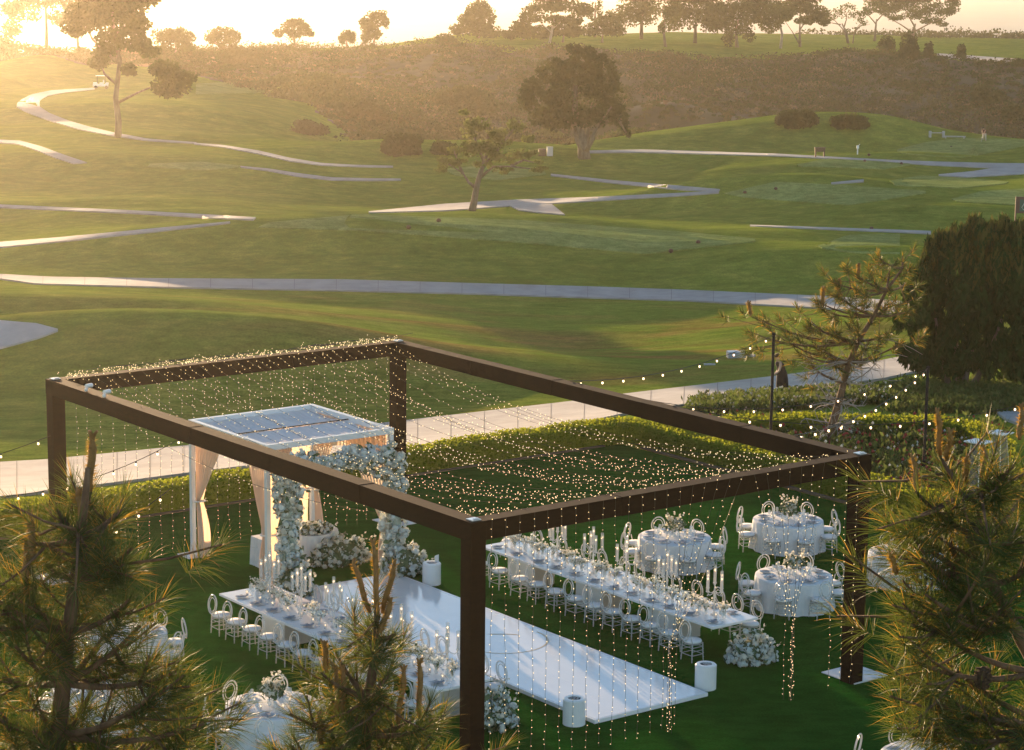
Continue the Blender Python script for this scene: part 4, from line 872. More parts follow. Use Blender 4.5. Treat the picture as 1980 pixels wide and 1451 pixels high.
# fix pedestal of the right end
def round_table(u, v, nm, r=.9, n=8, a0=0.2, missing=(), centre=True):
    x, y, _ = W(u, v); t = empty('round_table', (x, y, 0), 0, 'round banquet table under a floor-length cloth, ' + nm, 'table', 'round banquet tables')
    MB().lathe([(r, .715), (r, .742)], 30).build('tabletop', M['tabletop'], t)
    for k in range(4): a = k * math.pi / 2 + .6; MB().tube([(math.cos(a) * r * .7, math.sin(a) * r * .7, 0), (math.cos(a) * r * .7, math.sin(a) * r * .7, .71)], .02, 8).build('leg', M['steel'], t)
    b = MB(); ph = R_.uniform(0, 6); sc_ = R_.uniform(.9, 1.2)
    def wob(i, a): f = (0, 0, 0, .1, .5, 1.0)[i]; return f * sc_ * (.026 * math.sin(9 * a + ph) + .018 * math.sin(17 * a + 2 * ph) + .008 * math.sin(31 * a))
    b.lathe([(.001, .749), (r * .985, .749), (r + .004, .744), (r + .012, .70), (r + .03, .38), (r + .085, .022)], 96, (0, 0, 0), wob=wob); b.f = b.f[:-1] if len(b.f[-1]) > 4 else b.f; b.m = b.m[:len(b.f)]
    o = b.build('tablecloth', M['cloth'], smooth=True); o.location = (x, y, 0); tag(o, 'pale floor-length cloth draping the round table ' + nm, 'tablecloth', 'round tablecloths')
    names = ['right side', 'far right', 'far side', 'far left', 'left side', 'near left', 'near side', 'near right']
    for k in range(n):
        a = a0 + k * 2 * math.pi / n
        nmk = names[int(round((a % (2 * math.pi)) / (math.pi / 4))) % 8]
        where = '%s seat, round table %s' % (nmk, nm)
        px_, py_ = x + math.cos(a) * (r - .22), y + math.sin(a) * (r - .22); setting(px_, py_, .752, a + math.pi, where, nm)
        if k in missing: continue
        d = r + .19 + R_.uniform(-.02, .06); chair(x + math.cos(a) * d, y + math.sin(a) * d, a + math.pi, 'clear oval-back chair, ' + where, 'chairs around the round tables')
    c = empty('flower_centrepiece', (x, y, .752), 0, 'bowl of loose white flowers, round table ' + nm, 'centrepiece', 'round table centrepieces')
    b = MB(); b.lathe([(.06, 0), (.05, .02), (.025, .06), (.03, .14), (.12, .2), (.13, .23)], 14); b.build('footed_bowl', M['glass'], c)
    P = lobes([(0, 0, .32, .24, .24, .16), (.12, .05, .42, .1, .1, .1), (-.1, .03, .44, .1, .1, .1)], 150, shell=.3); small_blooms(c, P, .036, 'petal_warm', 'small_bloom'); greens(c, lobes([(0, 0, .30, .27, .27, .18)], 80), .09)
    put_blooms(c, lobes([(0, 0, .30, .2, .2, .13)], 16, shell=.7), .4, .7)
    b = MB(); tips = []
    for k in range(9):
        a = R_.uniform(0, 6.28); q = np.array([math.cos(a) * .22, math.sin(a) * .22, .5 + R_.uniform(0, .12)]); b.tube([(0, 0, .2), tuple(q)], .004, 3); tips += [q, q * .93]
    b.build('sprig', M['stem'], c); small_blooms(c, np.array(tips), .04, 'petal_warm', 'sprig_bloom')
    for k in range(5): a = k * 1.257 + .4; votive(x + .36 * math.cos(a), y + .36 * math.sin(a), .752, 'lit votive candle %s of the centrepiece, round table %s' % (('right', 'beyond', 'left', 'near left', 'near right')[k], nm), 'votive candles on the round table ' + nm, .11)
for a in [(13.19, 9.41, 'just beyond the right banquet table', .25), (16.77, 9.07, 'farthest back by the hedge', .3), (13.11, 5.07, 'beside the right front post', .45),
          (16.81, 4.99, 'behind the right-hand pine', .2), (-1.78, 4.02, 'beside the middle pine', .0), (-1.84, 9.95, 'farther one behind left pine', .35), (-3.93, 6.99, 'nearer one behind left pine', .1), (6.44, -5.37, 'cut by the bottom edge', .3)]:
    round_table(a[0], a[1], a[2], a0=a[3])

# cylinder lanterns
for (u, v), nm in (((7.24, 11.49), 'at the back corner of the dance floor near the arch'), ((3.62, 1.45), 'at the near left corner of the dance floor'), ((7.26, 1.62), 'at the near right corner of the dance floor')):
    o = empty('round_pedestal', W(u, v, 0), TH, 'white cylindrical fire pedestal ' + nm, 'fire pedestal', 'white cylindrical pedestals around the dance floor')
    b = MB(); b.lathe([(.225, .0), (.225, .52), (.20, .545), (.13, .545), (.13, .50)], 28); b.build('drum', M['white'], o, smooth=False); MB().lathe([(.13, .505), (.129, .52), (0, .515)], 16).build('burner_tray', M['black'], o)
    b = MB(); [b.ball((R_.uniform(-.08, .08), R_.uniform(-.08, .08), .525), .022, 6, 4) for _ in range(14)]; b.build('lava_rock', M['stone'], o)
    if 'arch' in nm: b = MB(); b.box((.15, .0, .62), (.16, .02, .16), .4); b.build('wind_guard', M['white'], o)
# patio heaters
for i, (x, y) in enumerate(((12.55, 60.39), (13.37, 61.6))):
    r = empty('patio_heater', (x, y, 0), TH + .1, ['pyramid patio heater with square white top, left of the pair', 'pyramid patio heater with square white top, right of the pair'][i], 'patio heater', 'pyramid patio heaters')
    MB().box((0, 0, 2.27), (.56, .56, .03)).build('reflector_top', M['white'], r); b = MB()
    for sx, sy in ((1, 1), (1, -1), (-1, -1), (-1, 1)): b = MB(); b.tube([(sx * .27, sy * .27, .5), (sx * .13, sy * .13, 2.24)], .016, 4); b.build('corner_bar', M['steel'], r)
    q = [(.255, .5), (.125, 2.2)]; b = MB(); vs = [(sx * a, sy * a, z) for a, z in q for sx, sy in ((1, 1), (-1, 1), (-1, -1), (1, -1))]; b.add(vs, [(j, (j + 1) % 4, 4 + (j + 1) % 4, 4 + j) for j in range(4)]); b.build('mesh_guard', M['mesh_steel'], r)
    b = MB(); b.box((0, 0, .25), (.58, .58, .48)); b.build('base_cabinet', M['steel'], r); MB().tube([(0, 0, .5), (0, 0, 2.2)], .05, 10).build('glass_tube', M['glass'], r)
    if i: b = MB(); [b.box((.05 + .1 * k, -.1 + .02 * k, 2.29), (.05, .22, .01), .3) for k in range(3)]; b.build('vent_slot', M['black'], r)

# ------------------------------------------------------------------ small course furniture
def marker(px, py, label):
    p = mp(px, py); b = MB(); b.ball((0, 0, .12), (.16, .16, .14), 8, 5); b.box((0, 0, .02), (.12, .12, .06)); o = b.build('tee_marker', M['tee_marker']); o.location = p; tag(o, label, 'tee marker', 'dark tee markers on the golf course')
for px, py, l in [(790, 443, 'dark tee marker on the left part of the long near tee'), (848, 430, 'dark tee marker in front of the forked young tree'), (1350, 472, 'dark tee marker at the right end of the near tee'), (1297, 489, 'dark tee marker at the front right edge of the near tee'),
                  (1440, 375, 'dark tee marker on the left of the right-hand raised tee'), (1500, 368, 'dark tee marker on the middle of the right-hand raised tee'), (1672, 314, 'left dark tee marker of the pair on the small narrow tee'), (1743, 319, 'right dark tee marker of the pair on the small narrow tee'), (1839, 287, 'dark tee marker on the tee with the golfer'), (1685, 445, 'dark tee marker beside the path left of the dark shrub'), (1680, 302, 'tiny dark tee marker beyond the far path')]: marker(px, py, l)
def small_board(px, py, w, h, label):
    p = mp(px, py); r = empty('tee_sign', p, .15, label, 'sign')
    for s in (-1, 1): MB().box((s * w * .42, 0, h * .45), (.12, .12, h * .9)).build('leg', M['dark_wood'], r)
    MB().box((0, 0, h * .78), (w, .16, h * .38)).build('board', M['dark_wood'], r); MB().box((0, 0, h * 1.0), (w * 1.1, .3, .06)).build('cap_rail', M['dark_wood'], r)
small_board(1585, 305, 1.0, .95, 'small dark wooden tee sign on two legs beside the far path')
def bench(px, py, px2, py2, label):
    a, b_ = mp(px, py), mp(px2, py2); L = (b_ - a).length; r = empty('bench', a, math.atan2(b_.y - a.y, b_.x - a.x), label, 'bench')
    MB().box((L / 2, 0, .5), (L, .35, .07)).build('seat', M['stone'], r)
    for t in (.04, .96): MB().box((L * t, 0, .35), (.22, .4, .7)).build('support', M['stone'], r)
bench(1797, 266, 1825, 268, 'pale stone bench at the far edge of the course')
p = mp(1825, 268); b = MB(); b.box((1.2, 0, .22), (2.4, .08, .14), -.05); b.box((0.2, 0, .1), (.1, .1, .2)); b.box((2.2, -.1, .1), (.1, .1, .2)); o = b.build('low_rail', M['stone']); o.location = p; tag(o, 'low pale rail running right from the stone bench', 'rail')
p = mp(1658, 299); r = empty('ball_washer', p, 0, 'small white post with box right of the tee sign', 'ball washer'); MB().tube([(0, 0, 0), (0, 0, .6)], .06, 8).build('stand', M['white'], r); MB().box((0, 0, .72), (.22, .2, .3)).build('washer_box', M['white'], r); MB().tube([(.05, 0, .85), (.2, 0, 1.0)], .03, 6).build('handle', M['white'], r)
p = mp(1063, 302); r = empty('litter_bin', p, .1, 'grey-brown square bin left of the big spreading tree', 'bin'); MB().box((0, 0, .42), (.55, .5, .82)).build('bin_body', M['pedestal'], r); MB().box((-.75, 0, .35), (.7, .45, .68)).build('side_cabinet', M['dark_wood'], r); MB().box((0, 0, .86), (.6, .55, .05)).build('lid', M['stone'], r)
p = mp(1424, 692); r = empty('stone_slab', p, .1, 'flat pale stone block on the grass left of the slim pole', 'stone block'); b = MB(); b.box((0, 0, .14), (.85, .55, .28)); b.build('block', M['stone'], r); MB().box((0.0, 0, .292), (.80, .5, .02)).build('top_face', M['plate_white'], r); MB().box((.7, .25, .05), (.4, .3, .1)).build('side_step', M['stone'], r)
p = mp(1372, 706); b = MB(); b.box((0, 0, .02), (.5, .25, .05)); b.ball((0, 0, .04), (.2, .1, .03), 8, 4); o = b.build('drain_cover', M['stone']); o.location = p; tag(o, 'small pale cover flush in the grass below the stone block', 'cover')
# sign at the right edge
p = mp(1962, 450); r = empty('course_sign', p, .05, 'dark brown sign with a green panel at the right edge beside the shrub', 'sign'); s_ = (p.y) / FPX
MB().box((0, 0, 35 * s_), (.10, .10, 70 * s_)).build('sign_post', M['sign_brown'], r); MB().box((26 * s_, 0, 54 * s_), (52 * s_, .09, 32 * s_)).build('sign_frame', M['sign_brown'], r); q = MB(); q.box((27 * s_, -.055, 53 * s_), (40 * s_, .02, 23 * s_)); po = q.build('sign_panel', M['sign_green'], r)
b = MB(); b.tube([(18 * s_, -.075, 62 * s_), (15 * s_, -.075, 56 * s_), (11 * s_, -.075, 49 * s_), (14 * s_, -.075, 45 * s_), (24 * s_, -.075, 44 * s_), (30 * s_, -.075, 46 * s_)], .035, 5); b.tube([(19 * s_, -.075, 62 * s_), (26 * s_, -.075, 54 * s_), (34 * s_, -.075, 60 * s_)], .025, 5); b.build('tree_emblem', M['sign_pale'], po)
MB().box((80 * s_ * .64, 0, 35 * s_), (.10, .10, 70 * s_)).build('sign_post', M['sign_brown'], r)
# golf cart on the far path
p = mp(196, 172); r = empty('golf_cart', p, .1, 'white golf cart on the far left loop of the path in the glare', 'golf cart')
MB().box((0, 0, 1.85), (1.5, 1.15, .06)).build('roof', M['white'], r)
for sx, sy in ((.65, .5), (.65, -.5), (-.55, .5), (-.55, -.5)): MB().tube([(sx, sy, .75), (sx * .95, sy * .95, 1.83)], .025, 6).build('roof_post', M['black'], r)
b = MB(); b.box((-.1, 0, .5), (2.1, 1.15, .28)); b.box((-.85, 0, .72), (.55, 1.1, .3)); b.box((.8, 0, .72), (.4, 1.1, .25)); b.build('body', M['white'], r); b = MB(); b.box((.05, 0, .78), (.5, 1.05, .16)); b.box((.32, 0, 1.02), (.1, 1.05, .4)); b.build('seat', M['cushion'], r)
for sx in (-.75, .75):
    for sy in (-.55, .55): b = MB(); b.tube([(sx, sy - .1, .24), (sx, sy + .1, .24)], .24, 14); b.build('wheel', M['rubber'], r)

# ------------------------------------------------------------------ people
def person(loc, rz, joints, radii, edges, label, cloth, head, hair_m='hair', sc=1.0):
    r = empty('person', loc, rz, label, 'person')
    me = bpy.data.meshes.new('body'); me.from_pydata([tuple(np.array(j) * sc) for j in joints], edges, []); o = link(bpy.data.objects.new('body', me), r); me.materials.append(M['skin'])
    md = o.modifiers.new('skin', 'SKIN'); 
    for i, q in enumerate(radii): me.skin_vertices[0].data[i].radius = (q * sc, q * sc)
    me.skin_vertices[0].data[0].use_root = True; s = o.modifiers.new('sub', 'SUBSURF'); s.levels = 1; s.render_levels = 1
    h = np.array(head) * sc; b = MB(); b.ball(tuple(h + [0, 0.015 * sc, .03 * sc]), (.10 * sc, .11 * sc, .10 * sc), 12, 8); b.build('hair', M[hair_m], r, smooth=True)
    for nm, prof, c, mt, M3 in cloth:
        b = MB(); n = 18; vs = []
        for (rx, ry, x, y, z) in prof:
            for k in range(n): a = 2 * math.pi * k / n; w = 1 + .05 * math.sin(5 * a) * (1 if nm != 'shirt' else .3); vs.append(((x + rx * w * math.cos(a)) * sc, (y + ry * w * math.sin(a)) * sc, z * sc))
        m_ = len(prof); b.add(vs, [(i * n + k, i * n + (k + 1) % n, (i + 1) * n + (k + 1) % n, (i + 1) * n + k) for i in range(m_ - 1) for k in range(n)] + [tuple(range(n))[::-1], tuple((m_ - 1) * n + k for k in range(n))]); b.build(nm, M[mt], r, smooth=True)
    return r
# joints: pelvis, spine, chest, neck, head, crown, shoulders..hands, hips..feet
def std_edges(): return [(0, 1), (1, 2), (2, 3), (3, 4), (4, 5), (2, 6), (6, 7), (7, 8), (8, 9), (2, 10), (10, 11), (11, 12), (12, 13), (0, 14), (14, 15), (15, 16), (16, 17), (0, 18), (18, 19), (19, 20), (20, 21)]
RD = [.13, .12, .13, .055, .095, .06, .06, .045, .035, .035, .06, .045, .035, .035, .10, .065, .045, .04, .10, .065, .045, .04]
woman = [(0, 0, .95), (-.04, 0, 1.12), (-.12, 0, 1.30), (-.17, 0, 1.42), (-.22, 0, 1.54), (-.23, 0, 1.63), (-.10, .18, 1.33), (-.02, .24, 1.10), (-.15, .22, .93), (-.22, .21, .88), (-.14, -.18, 1.33), (-.20, -.24, 1.08), (-.32, -.18, .95), (-.38, -.16, .93), (.0, .09, .9), (-.08, .1, .5), (.02, .1, .08), (-.08, .12, .03), (.0, -.09, .9), (.10, -.1, .52), (.18, -.1, .12), (.10, -.11, .03)]
p = mp(1511, 770)
person(p, .25, woman, RD, std_edges(), 'woman in a dark sleeveless dress leaning forward beside the slim light pole', [('dress', [(.23, .22, .03, 0, .42), (.22, .20, .02, 0, .7), (.19, .19, 0, 0, .95), (.145, .17, -.04, 0, 1.12), (.16, .20, -.11, 0, 1.29), (.10, .17, -.14, 0, 1.37)], 0, 'black', 0)], (-.22, 0, 1.57), 'hair', 1.0)
golfer = [(0, 0, .9), (-.08, 0, 1.08), (-.2, 0, 1.24), (-.29, 0, 1.33), (-.37, 0, 1.40), (-.42, 0, 1.46), (-.22, .18, 1.22), (-.30, .16, .98), (-.38, .05, .78), (-.39, .03, .73), (-.22, -.18, 1.22), (-.30, -.16, .98), (-.38, -.03, .80), (-.39, -.01, .76), (.0, .1, .86), (-.03, .15, .48), (.02, .18, .08), (-.1, .2, .03), (.0, -.1, .86), (-.03, -.15, .48), (.02, -.18, .08), (-.1, -.2, .03)]
p = mp(1903, 273)
gr_ = person(p, .9, golfer, RD, std_edges(), 'golfer in dark top and pale trousers bent over the ball on the far tee', [('shirt', [(.16, .18, 0, 0, .88), (.15, .18, -.07, 0, 1.06), (.16, .22, -.18, 0, 1.2), (.11, .2, -.26, 0, 1.29)], 0, 'maroon', 0), ('trousers', [(.09, .085, -.02, .17, .1), (.10, .09, -.03, .15, .48), (.12, .11, 0, .1, .84)], 0, 'khaki', 0), ('trousers', [(.09, .085, -.02, -.17, .1), (.10, .09, -.03, -.15, .48), (.12, .11, 0, -.1, .84)], 0, 'khaki', 0)], (-.38, 0, 1.43), 'black', 1.0)
b = MB(); b.tube([(0, 0, 0), (-.35, 0, -.72)], .012, 5); b.box((-.36, -.05, -.73), (.04, .11, .05)); o = b.build('golf_club', M['steel']); o.parent = None; o.rotation_euler = (0, 0, .9); cc_, ss_ = math.cos(.9), math.sin(.9); o.location = (p.x - .39 * cc_, p.y - .39 * ss_, p.z + .77); tag(o, 'golf club held by the golfer on the far tee', 'golf club')

# ------------------------------------------------------------------ vegetation
def at(px, py, y):
    d = ray(px, py); t = y / d.y; return np.array([d.x * t, y, CAMH + d.z * t])
def needles(base, dirs, L, w, rng=NP):
    n = len(base); base = np.asarray(base); d = dirs / (np.linalg.norm(dirs, axis=1)[:, None] + 1e-9); s = rng.normal(size=(n, 3)); s -= (s * d).sum(1)[:, None] * d; s /= np.linalg.norm(s, axis=1)[:, None]
    L = np.asarray(L)[:, None] if not np.isscalar(L) else L; mid = base + d * L * .55; tip = base + d * L - np.array([0, 0, 1]) * L * .10
    vs = np.stack([base - s * w * .5, base + s * w * .5, mid + s * w * .45, tip, mid - s * w * .45], 1).reshape(-1, 3)
    i = np.arange(n)[:, None] * 5; q = np.concatenate([i + [0, 1, 2, 4]], 1); t = i + np.array([4, 2, 3, 3]); return vs, np.concatenate([q, t])
def tri_mesh(name, V_, Q_, mt, parent):
    b = bpy.data.meshes.new(name); q = Q_[Q_[:, 2] != Q_[:, 3]]; t = Q_[Q_[:, 2] == Q_[:, 3]][:, :3]
    b.vertices.add(len(V_)); b.vertices.foreach_set('co', np.asarray(V_, np.float32).ravel()); L = np.concatenate([q.ravel(), t.ravel()]).astype(np.int32); b.loops.add(len(L)); b.loops.foreach_set('vertex_index', L)
    ls = np.concatenate([np.arange(len(q)) * 4, len(q) * 4 + np.arange(len(t)) * 3]).astype(np.int32); lt = np.concatenate([np.full(len(q), 4), np.full(len(t), 3)]).astype(np.int32)
    b.polygons.add(len(ls)); b.polygons.foreach_set('loop_start', ls); b.polygons.foreach_set('loop_total', lt); b.materials.append(mt); b.update(calc_edges=True)
    o = link(bpy.data.objects.new(name, b), parent); o['kind'] = 'stuff'; return o
def pine(label, y0, trunk, rtrunk, tips, candles, ground_z=0.0, nl=.21, nw=.006, per=150, sub=4, spread=.28, group=None, bare=0, mt='needle', cones=(), csize=.018, depthj=.5, gold=.22, name='long_needled_pine'):
    T = np.array([at(p[0], p[1], y0 + (p[2] if len(p) > 2 else 0)) for p in trunk]); root = empty(name, (T[-1][0], T[-1][1], ground_z), 0, label, 'pine tree', group); O = np.array(root.location)
    Tl = np.vstack([T, [[T[-1][0] , T[-1][1] , ground_z - .02]]]) if T[-1][2] > ground_z + .1 else T
    r = np.linspace(rtrunk * .22, rtrunk, len(Tl)); MB().tube(Tl[::-1] - O, r[::-1], 9).build('trunk', M['bark_pine'], root, smooth=True)
    br = []; SH = []
    for tp in tips:
        px, py = tp[0], tp[1]; yy = y0 + R_.uniform(-depthj, depthj); P = at(px, py, yy)
        below = [t for t in T if t[2] < P[2] - .1] or [T[-1]]; j = min(below, key=lambda t: np.linalg.norm((t - P) * [1, 1, 1.4])); drop = max(.05, .4 * np.linalg.norm(P[:2] - j[:2]))
        A = j.copy(); 
        if A[2] < P[2] - drop * 2.2: A = A + (P - A) * 0; k = np.argmin(np.abs(np.array([t[2] for t in T]) - (P[2] - drop))); A = T[k]
        m = (A + P) / 2 + [0, 0, -.16 * np.linalg.norm(P - A)]; t = np.linspace(0, 1, 7)[:, None]; C = (1 - t) ** 2 * A + 2 * t * (1 - t) * m + t ** 2 * P
        bb = MB(); bb.tube(C - O, np.linspace(rtrunk * .34, .012, 7), 6); br.append(bb); d = C[-1] - C[-2]; d /= np.linalg.norm(d); d = d + [0, 0, .5]; d /= np.linalg.norm(d); SH.append((P, d, 1.0))
        for _ in range(sub):
            q = P + NP.normal(0, spread, 3) * [1, 1, .8]; dd = (q - C[-3]); dd = dd / (np.linalg.norm(dd) + 1e-6) + [0, 0, .55]; dd /= np.linalg.norm(dd); SH.append((q, dd, R_.uniform(.6, 1)))
            bb = MB(); bb.tube(np.array([C[-3], (C[-3] + q) / 2 - [0, 0, .03], q]) - O, [.014, .01, .008], 5); br.append(bb)
    for b in br[:160]: b.build('branch', M['bark_pine'], root, smooth=True)
    B = []; Dd = []; LL = []
    for P, d, s in SH:
        n = int(per * s); t = NP.uniform(0, 1, n) ** .7; base = P - d * (t * .30 * s)[:, None] * (nl / .21); a = NP.normal(size=(n, 3)); a -= (a @ d)[:, None] * d; a /= np.linalg.norm(a, axis=1)[:, None]
        ang = .25 + 1.05 * t + NP.normal(0, .12, n); B.append(base); Dd.append(d * np.cos(ang)[:, None] + a * np.sin(ang)[:, None]); LL.append(nl * NP.uniform(.7, 1.15, n))
    B = np.concatenate(B) - O; Dd = np.concatenate(Dd); LL = np.concatenate(LL); g = NP.uniform(size=len(B)) < gold
    for sel, mm in ((~g, mt), (g, 'needle_lit_young')): v_, q_ = needles(B[sel], Dd[sel], LL[sel], nw); tri_mesh('needles', v_, q_, M[mm], root)  # a random share of needles gets the backlit gold as colour
    for cd in candles:   # (px,py top, px,py bottom)
        a = at(cd[0], cd[1], y0 + R_.uniform(-.15, .15)); b_ = at(cd[2], cd[3], y0 + R_.uniform(-.1, .1)); cb_ = MB(); t = np.linspace(0, 1, 6)[:, None]; C = b_ + (a - b_) * t + [[.01 * math.sin(5 * k), 0, 0] for k in range(6)]
        cb_.tube(C - O, np.array([.7, .95, 1.05, 1, 1.1, .6]) * csize, 7); co = cb_.build('candle_shoot', M['candle_shoot'], root, smooth=True)
        for k in range(3): e = C[-1] - O; cc2 = MB(); dd = np.array([R_.uniform(-.6, .6), R_.uniform(-.6, .6), .8]); cc2.tube([e - dd * .01, e + dd * csize * 2.6], [csize * .7, csize * .35], 5); cc2.build('bud', M['candle_shoot'], co)
        n = 300; tt = NP.uniform(0, 1, n); base = b_ + (a - b_) * tt[:, None] - O; ax = (a - b_) / np.linalg.norm(a - b_); rr = NP.normal(size=(n, 3)); rr -= (rr @ ax)[:, None] * ax; rr /= np.linalg.norm(rr, axis=1)[:, None]
        v_, q_ = needles(base, rr + ax * .7, csize * NP.uniform(1.5, 3.0, n), nw * 1.0); tri_mesh('young_needles', v_, q_, M['needle_lit_young'], co)
    for cx, cy_ in cones:
        p = at(cx, cy_, y0 - .2) - O; b = MB(); prof = [(.0, -.09), (.04, -.08), (.055, -.03), (.05, .03), (.028, .07), (0, .085)]; b.lathe(prof, 10, tuple(p)); 
        for k in range(40): a = k * 2.4; z = -.075 + .15 * k / 40; rr = .052 * math.sqrt(max(.05, 1 - (z / .1) ** 2)); b.box((p[0] + rr * math.cos(a), p[1] + rr * math.sin(a), p[2] + z), (.03, .018, .012), a)
        b.build('pine_cone', M['cone'], root)
    if bare:
        tw = MB()
        for _ in range(bare):
            k = R_.randrange(len(T) // 3, len(T)); A = T[k]; a = R_.uniform(0, 6.28); L = R_.uniform(.6, 2.2); p = A.copy(); C = [p.copy()]
            h = np.array([math.cos(a), math.sin(a), R_.uniform(-.15, .25)])
            for s in range(6): h = h + NP.normal(0, .22, 3); h /= np.linalg.norm(h); p = p + h * L / 6; C.append(p.copy())
            tw.tube(np.array(C) - O, np.linspace(.028, .006, 7), 4)
            for s in range(3): q = C[2 + s]; hh = NP.normal(0, 1, 3); hh /= np.linalg.norm(hh); tw.tube(np.array([q, q + hh * .25, q + hh * .5 + NP.normal(0, .08, 3)]) - O, [.01, .007, .004], 4)
        o = tw.build('bare_twigs', M['bark_pale'], root); o['kind'] = 'stuff'
    return root
FG = 'long-needled pines in the foreground'
pine('foreground long-needled pine at the left edge with one tall candle shoot', 17.0, [(170, 905), (165, 960), (155, 1040), (145, 1120), (132, 1220), (122, 1320), (112, 1420), (100, 1560), (95, 1700)], .095,
     [(175, 945), (110, 985), (235, 985), (60, 1050), (150, 1010), (200, 1030), (255, 1060), (20, 1110), (90, 1090), (180, 1100), (230, 1110), (15, 1190), (65, 1170), (250, 1160), (150, 1170), (30, 1250), (90, 1260), (200, 1230), (270, 1210), (310, 1265),
      (340, 1300), (375, 1345), (300, 1340), (5, 1310), (55, 1340), (180, 1330), (235, 1390), (150, 1390), (330, 1400), (395, 1400), (60, 1410), (15, 1440), (280, 1440), (200, 1450), (370, 1450), (110, 1460), (420, 1470), (-20, 1150), (-20, 1380), (40, 1500), (300, 1520), (160, 1530)],
     [(178, 848, 174, 950), (56, 1000, 66, 1085), (52, 1040, 50, 1150), (150, 960, 165, 1010)], nl=.29, per=130, sub=3, spread=.24, group=FG, nw=.0048, csize=.030, gold=.12)
pine('foreground long-needled pine left of centre with a cluster of candle shoots', 21.0, [(728, 1195), (728, 1240), (722, 1290), (712, 1350), (705, 1420), (700, 1520), (695, 1700)], .10,
     [(725, 1200), (690, 1225), (765, 1225), (650, 1265), (720, 1260), (620, 1300), (680, 1300), (745, 1300), (640, 1350), (700, 1350), (760, 1360), (560, 1380), (610, 1400), (670, 1400), (730, 1410), (800, 1390), (840, 1400), (560, 1440), (640, 1450), (700, 1460), (770, 1450), (830, 1440), (520, 1450), (600, 1490), (740, 1510), (860, 1450), (680, 1530)],
     [(722, 1052, 732, 1200), (684, 1092, 716, 1185), (762, 1092, 740, 1185), (755, 1165, 735, 1225), (627, 1248, 632, 1300), (650, 1298, 652, 1440), (663, 1296, 662, 1400), (781, 1296, 770, 1400), (811, 1283, 812, 1390), (618, 1386, 622, 1440)], nl=.28, per=130, sub=2, spread=.26, group=FG, nw=.0058, csize=.026, gold=.10)
pine('foreground long-needled pine at the right edge with grey branches and cones', 16.0, [(1880, 960), (1900, 1040), (1920, 1130), (1960, 1210), (2010, 1300), (2040, 1400), (2060, 1600)], .085,
     [(1815, 880), (1770, 950), (1850, 940), (1905, 930), (1960, 900), (1740, 1010), (1800, 1010), (1860, 1000), (1930, 990), (1975, 960), (1730, 1070), (1780, 1080), (1840, 1070), (1900, 1060), (1960, 1050), (1735, 1140), (1790, 1150), (1850, 1140), (1740, 1200), (1800, 1210), (1850, 1200), (1770, 1280), (1830, 1280), (1790, 1350), (1850, 1360), (1900, 1370), (1830, 1420), (1880, 1430), (1960, 1390), (1770, 1390), (1940, 1450), (1990, 1100), (1985, 1330), (1760, 1330)],
     [(1813, 800, 1818, 880), (1838, 838, 1830, 890), (1765, 888, 1775, 950), (1868, 890, 1866, 940), (1905, 870, 1900, 930), (1722, 1075, 1735, 1110), (1975, 790, 1972, 850)], nl=.28, per=125, sub=3, spread=.24, group=FG, nw=.0046, csize=.019, cones=((1900, 1310), (1962, 1432), (1885, 1030)), gold=.12)
pine('slender leaning pine with bare lower twigs in the rose bed', 69.5, [(1745, 520), (1715, 560), (1690, 610), (1660, 660), (1642, 700), (1632, 740), (1622, 780), (1610, 820), (1600, 866)], .16,
     [(1460, 612), (1445, 640), (1490, 640), (1520, 640), (1560, 620), (1590, 600), (1570, 660), (1610, 640), (1640, 600), (1620, 570), (1665, 570), (1690, 545), (1720, 520), (1745, 495), (1700, 500), (1755, 545), (1730, 580), (1700, 610), (1760, 600), (1660, 630), (1600, 680), (1640, 660), (1680, 660), (1720, 640), (1745, 660), (1560, 700), (1620, 710), (1670, 700), (1540, 680), (1575, 580), (1610, 545), (1655, 530)],
     [(1448, 588, 1452, 610), (1592, 560, 1590, 590), (1660, 515, 1658, 540), (1622, 545, 1620, 565)], nl=.34, nw=.016, per=75, sub=3, spread=.5, bare=60, csize=.05, depthj=1.0, gold=.18)
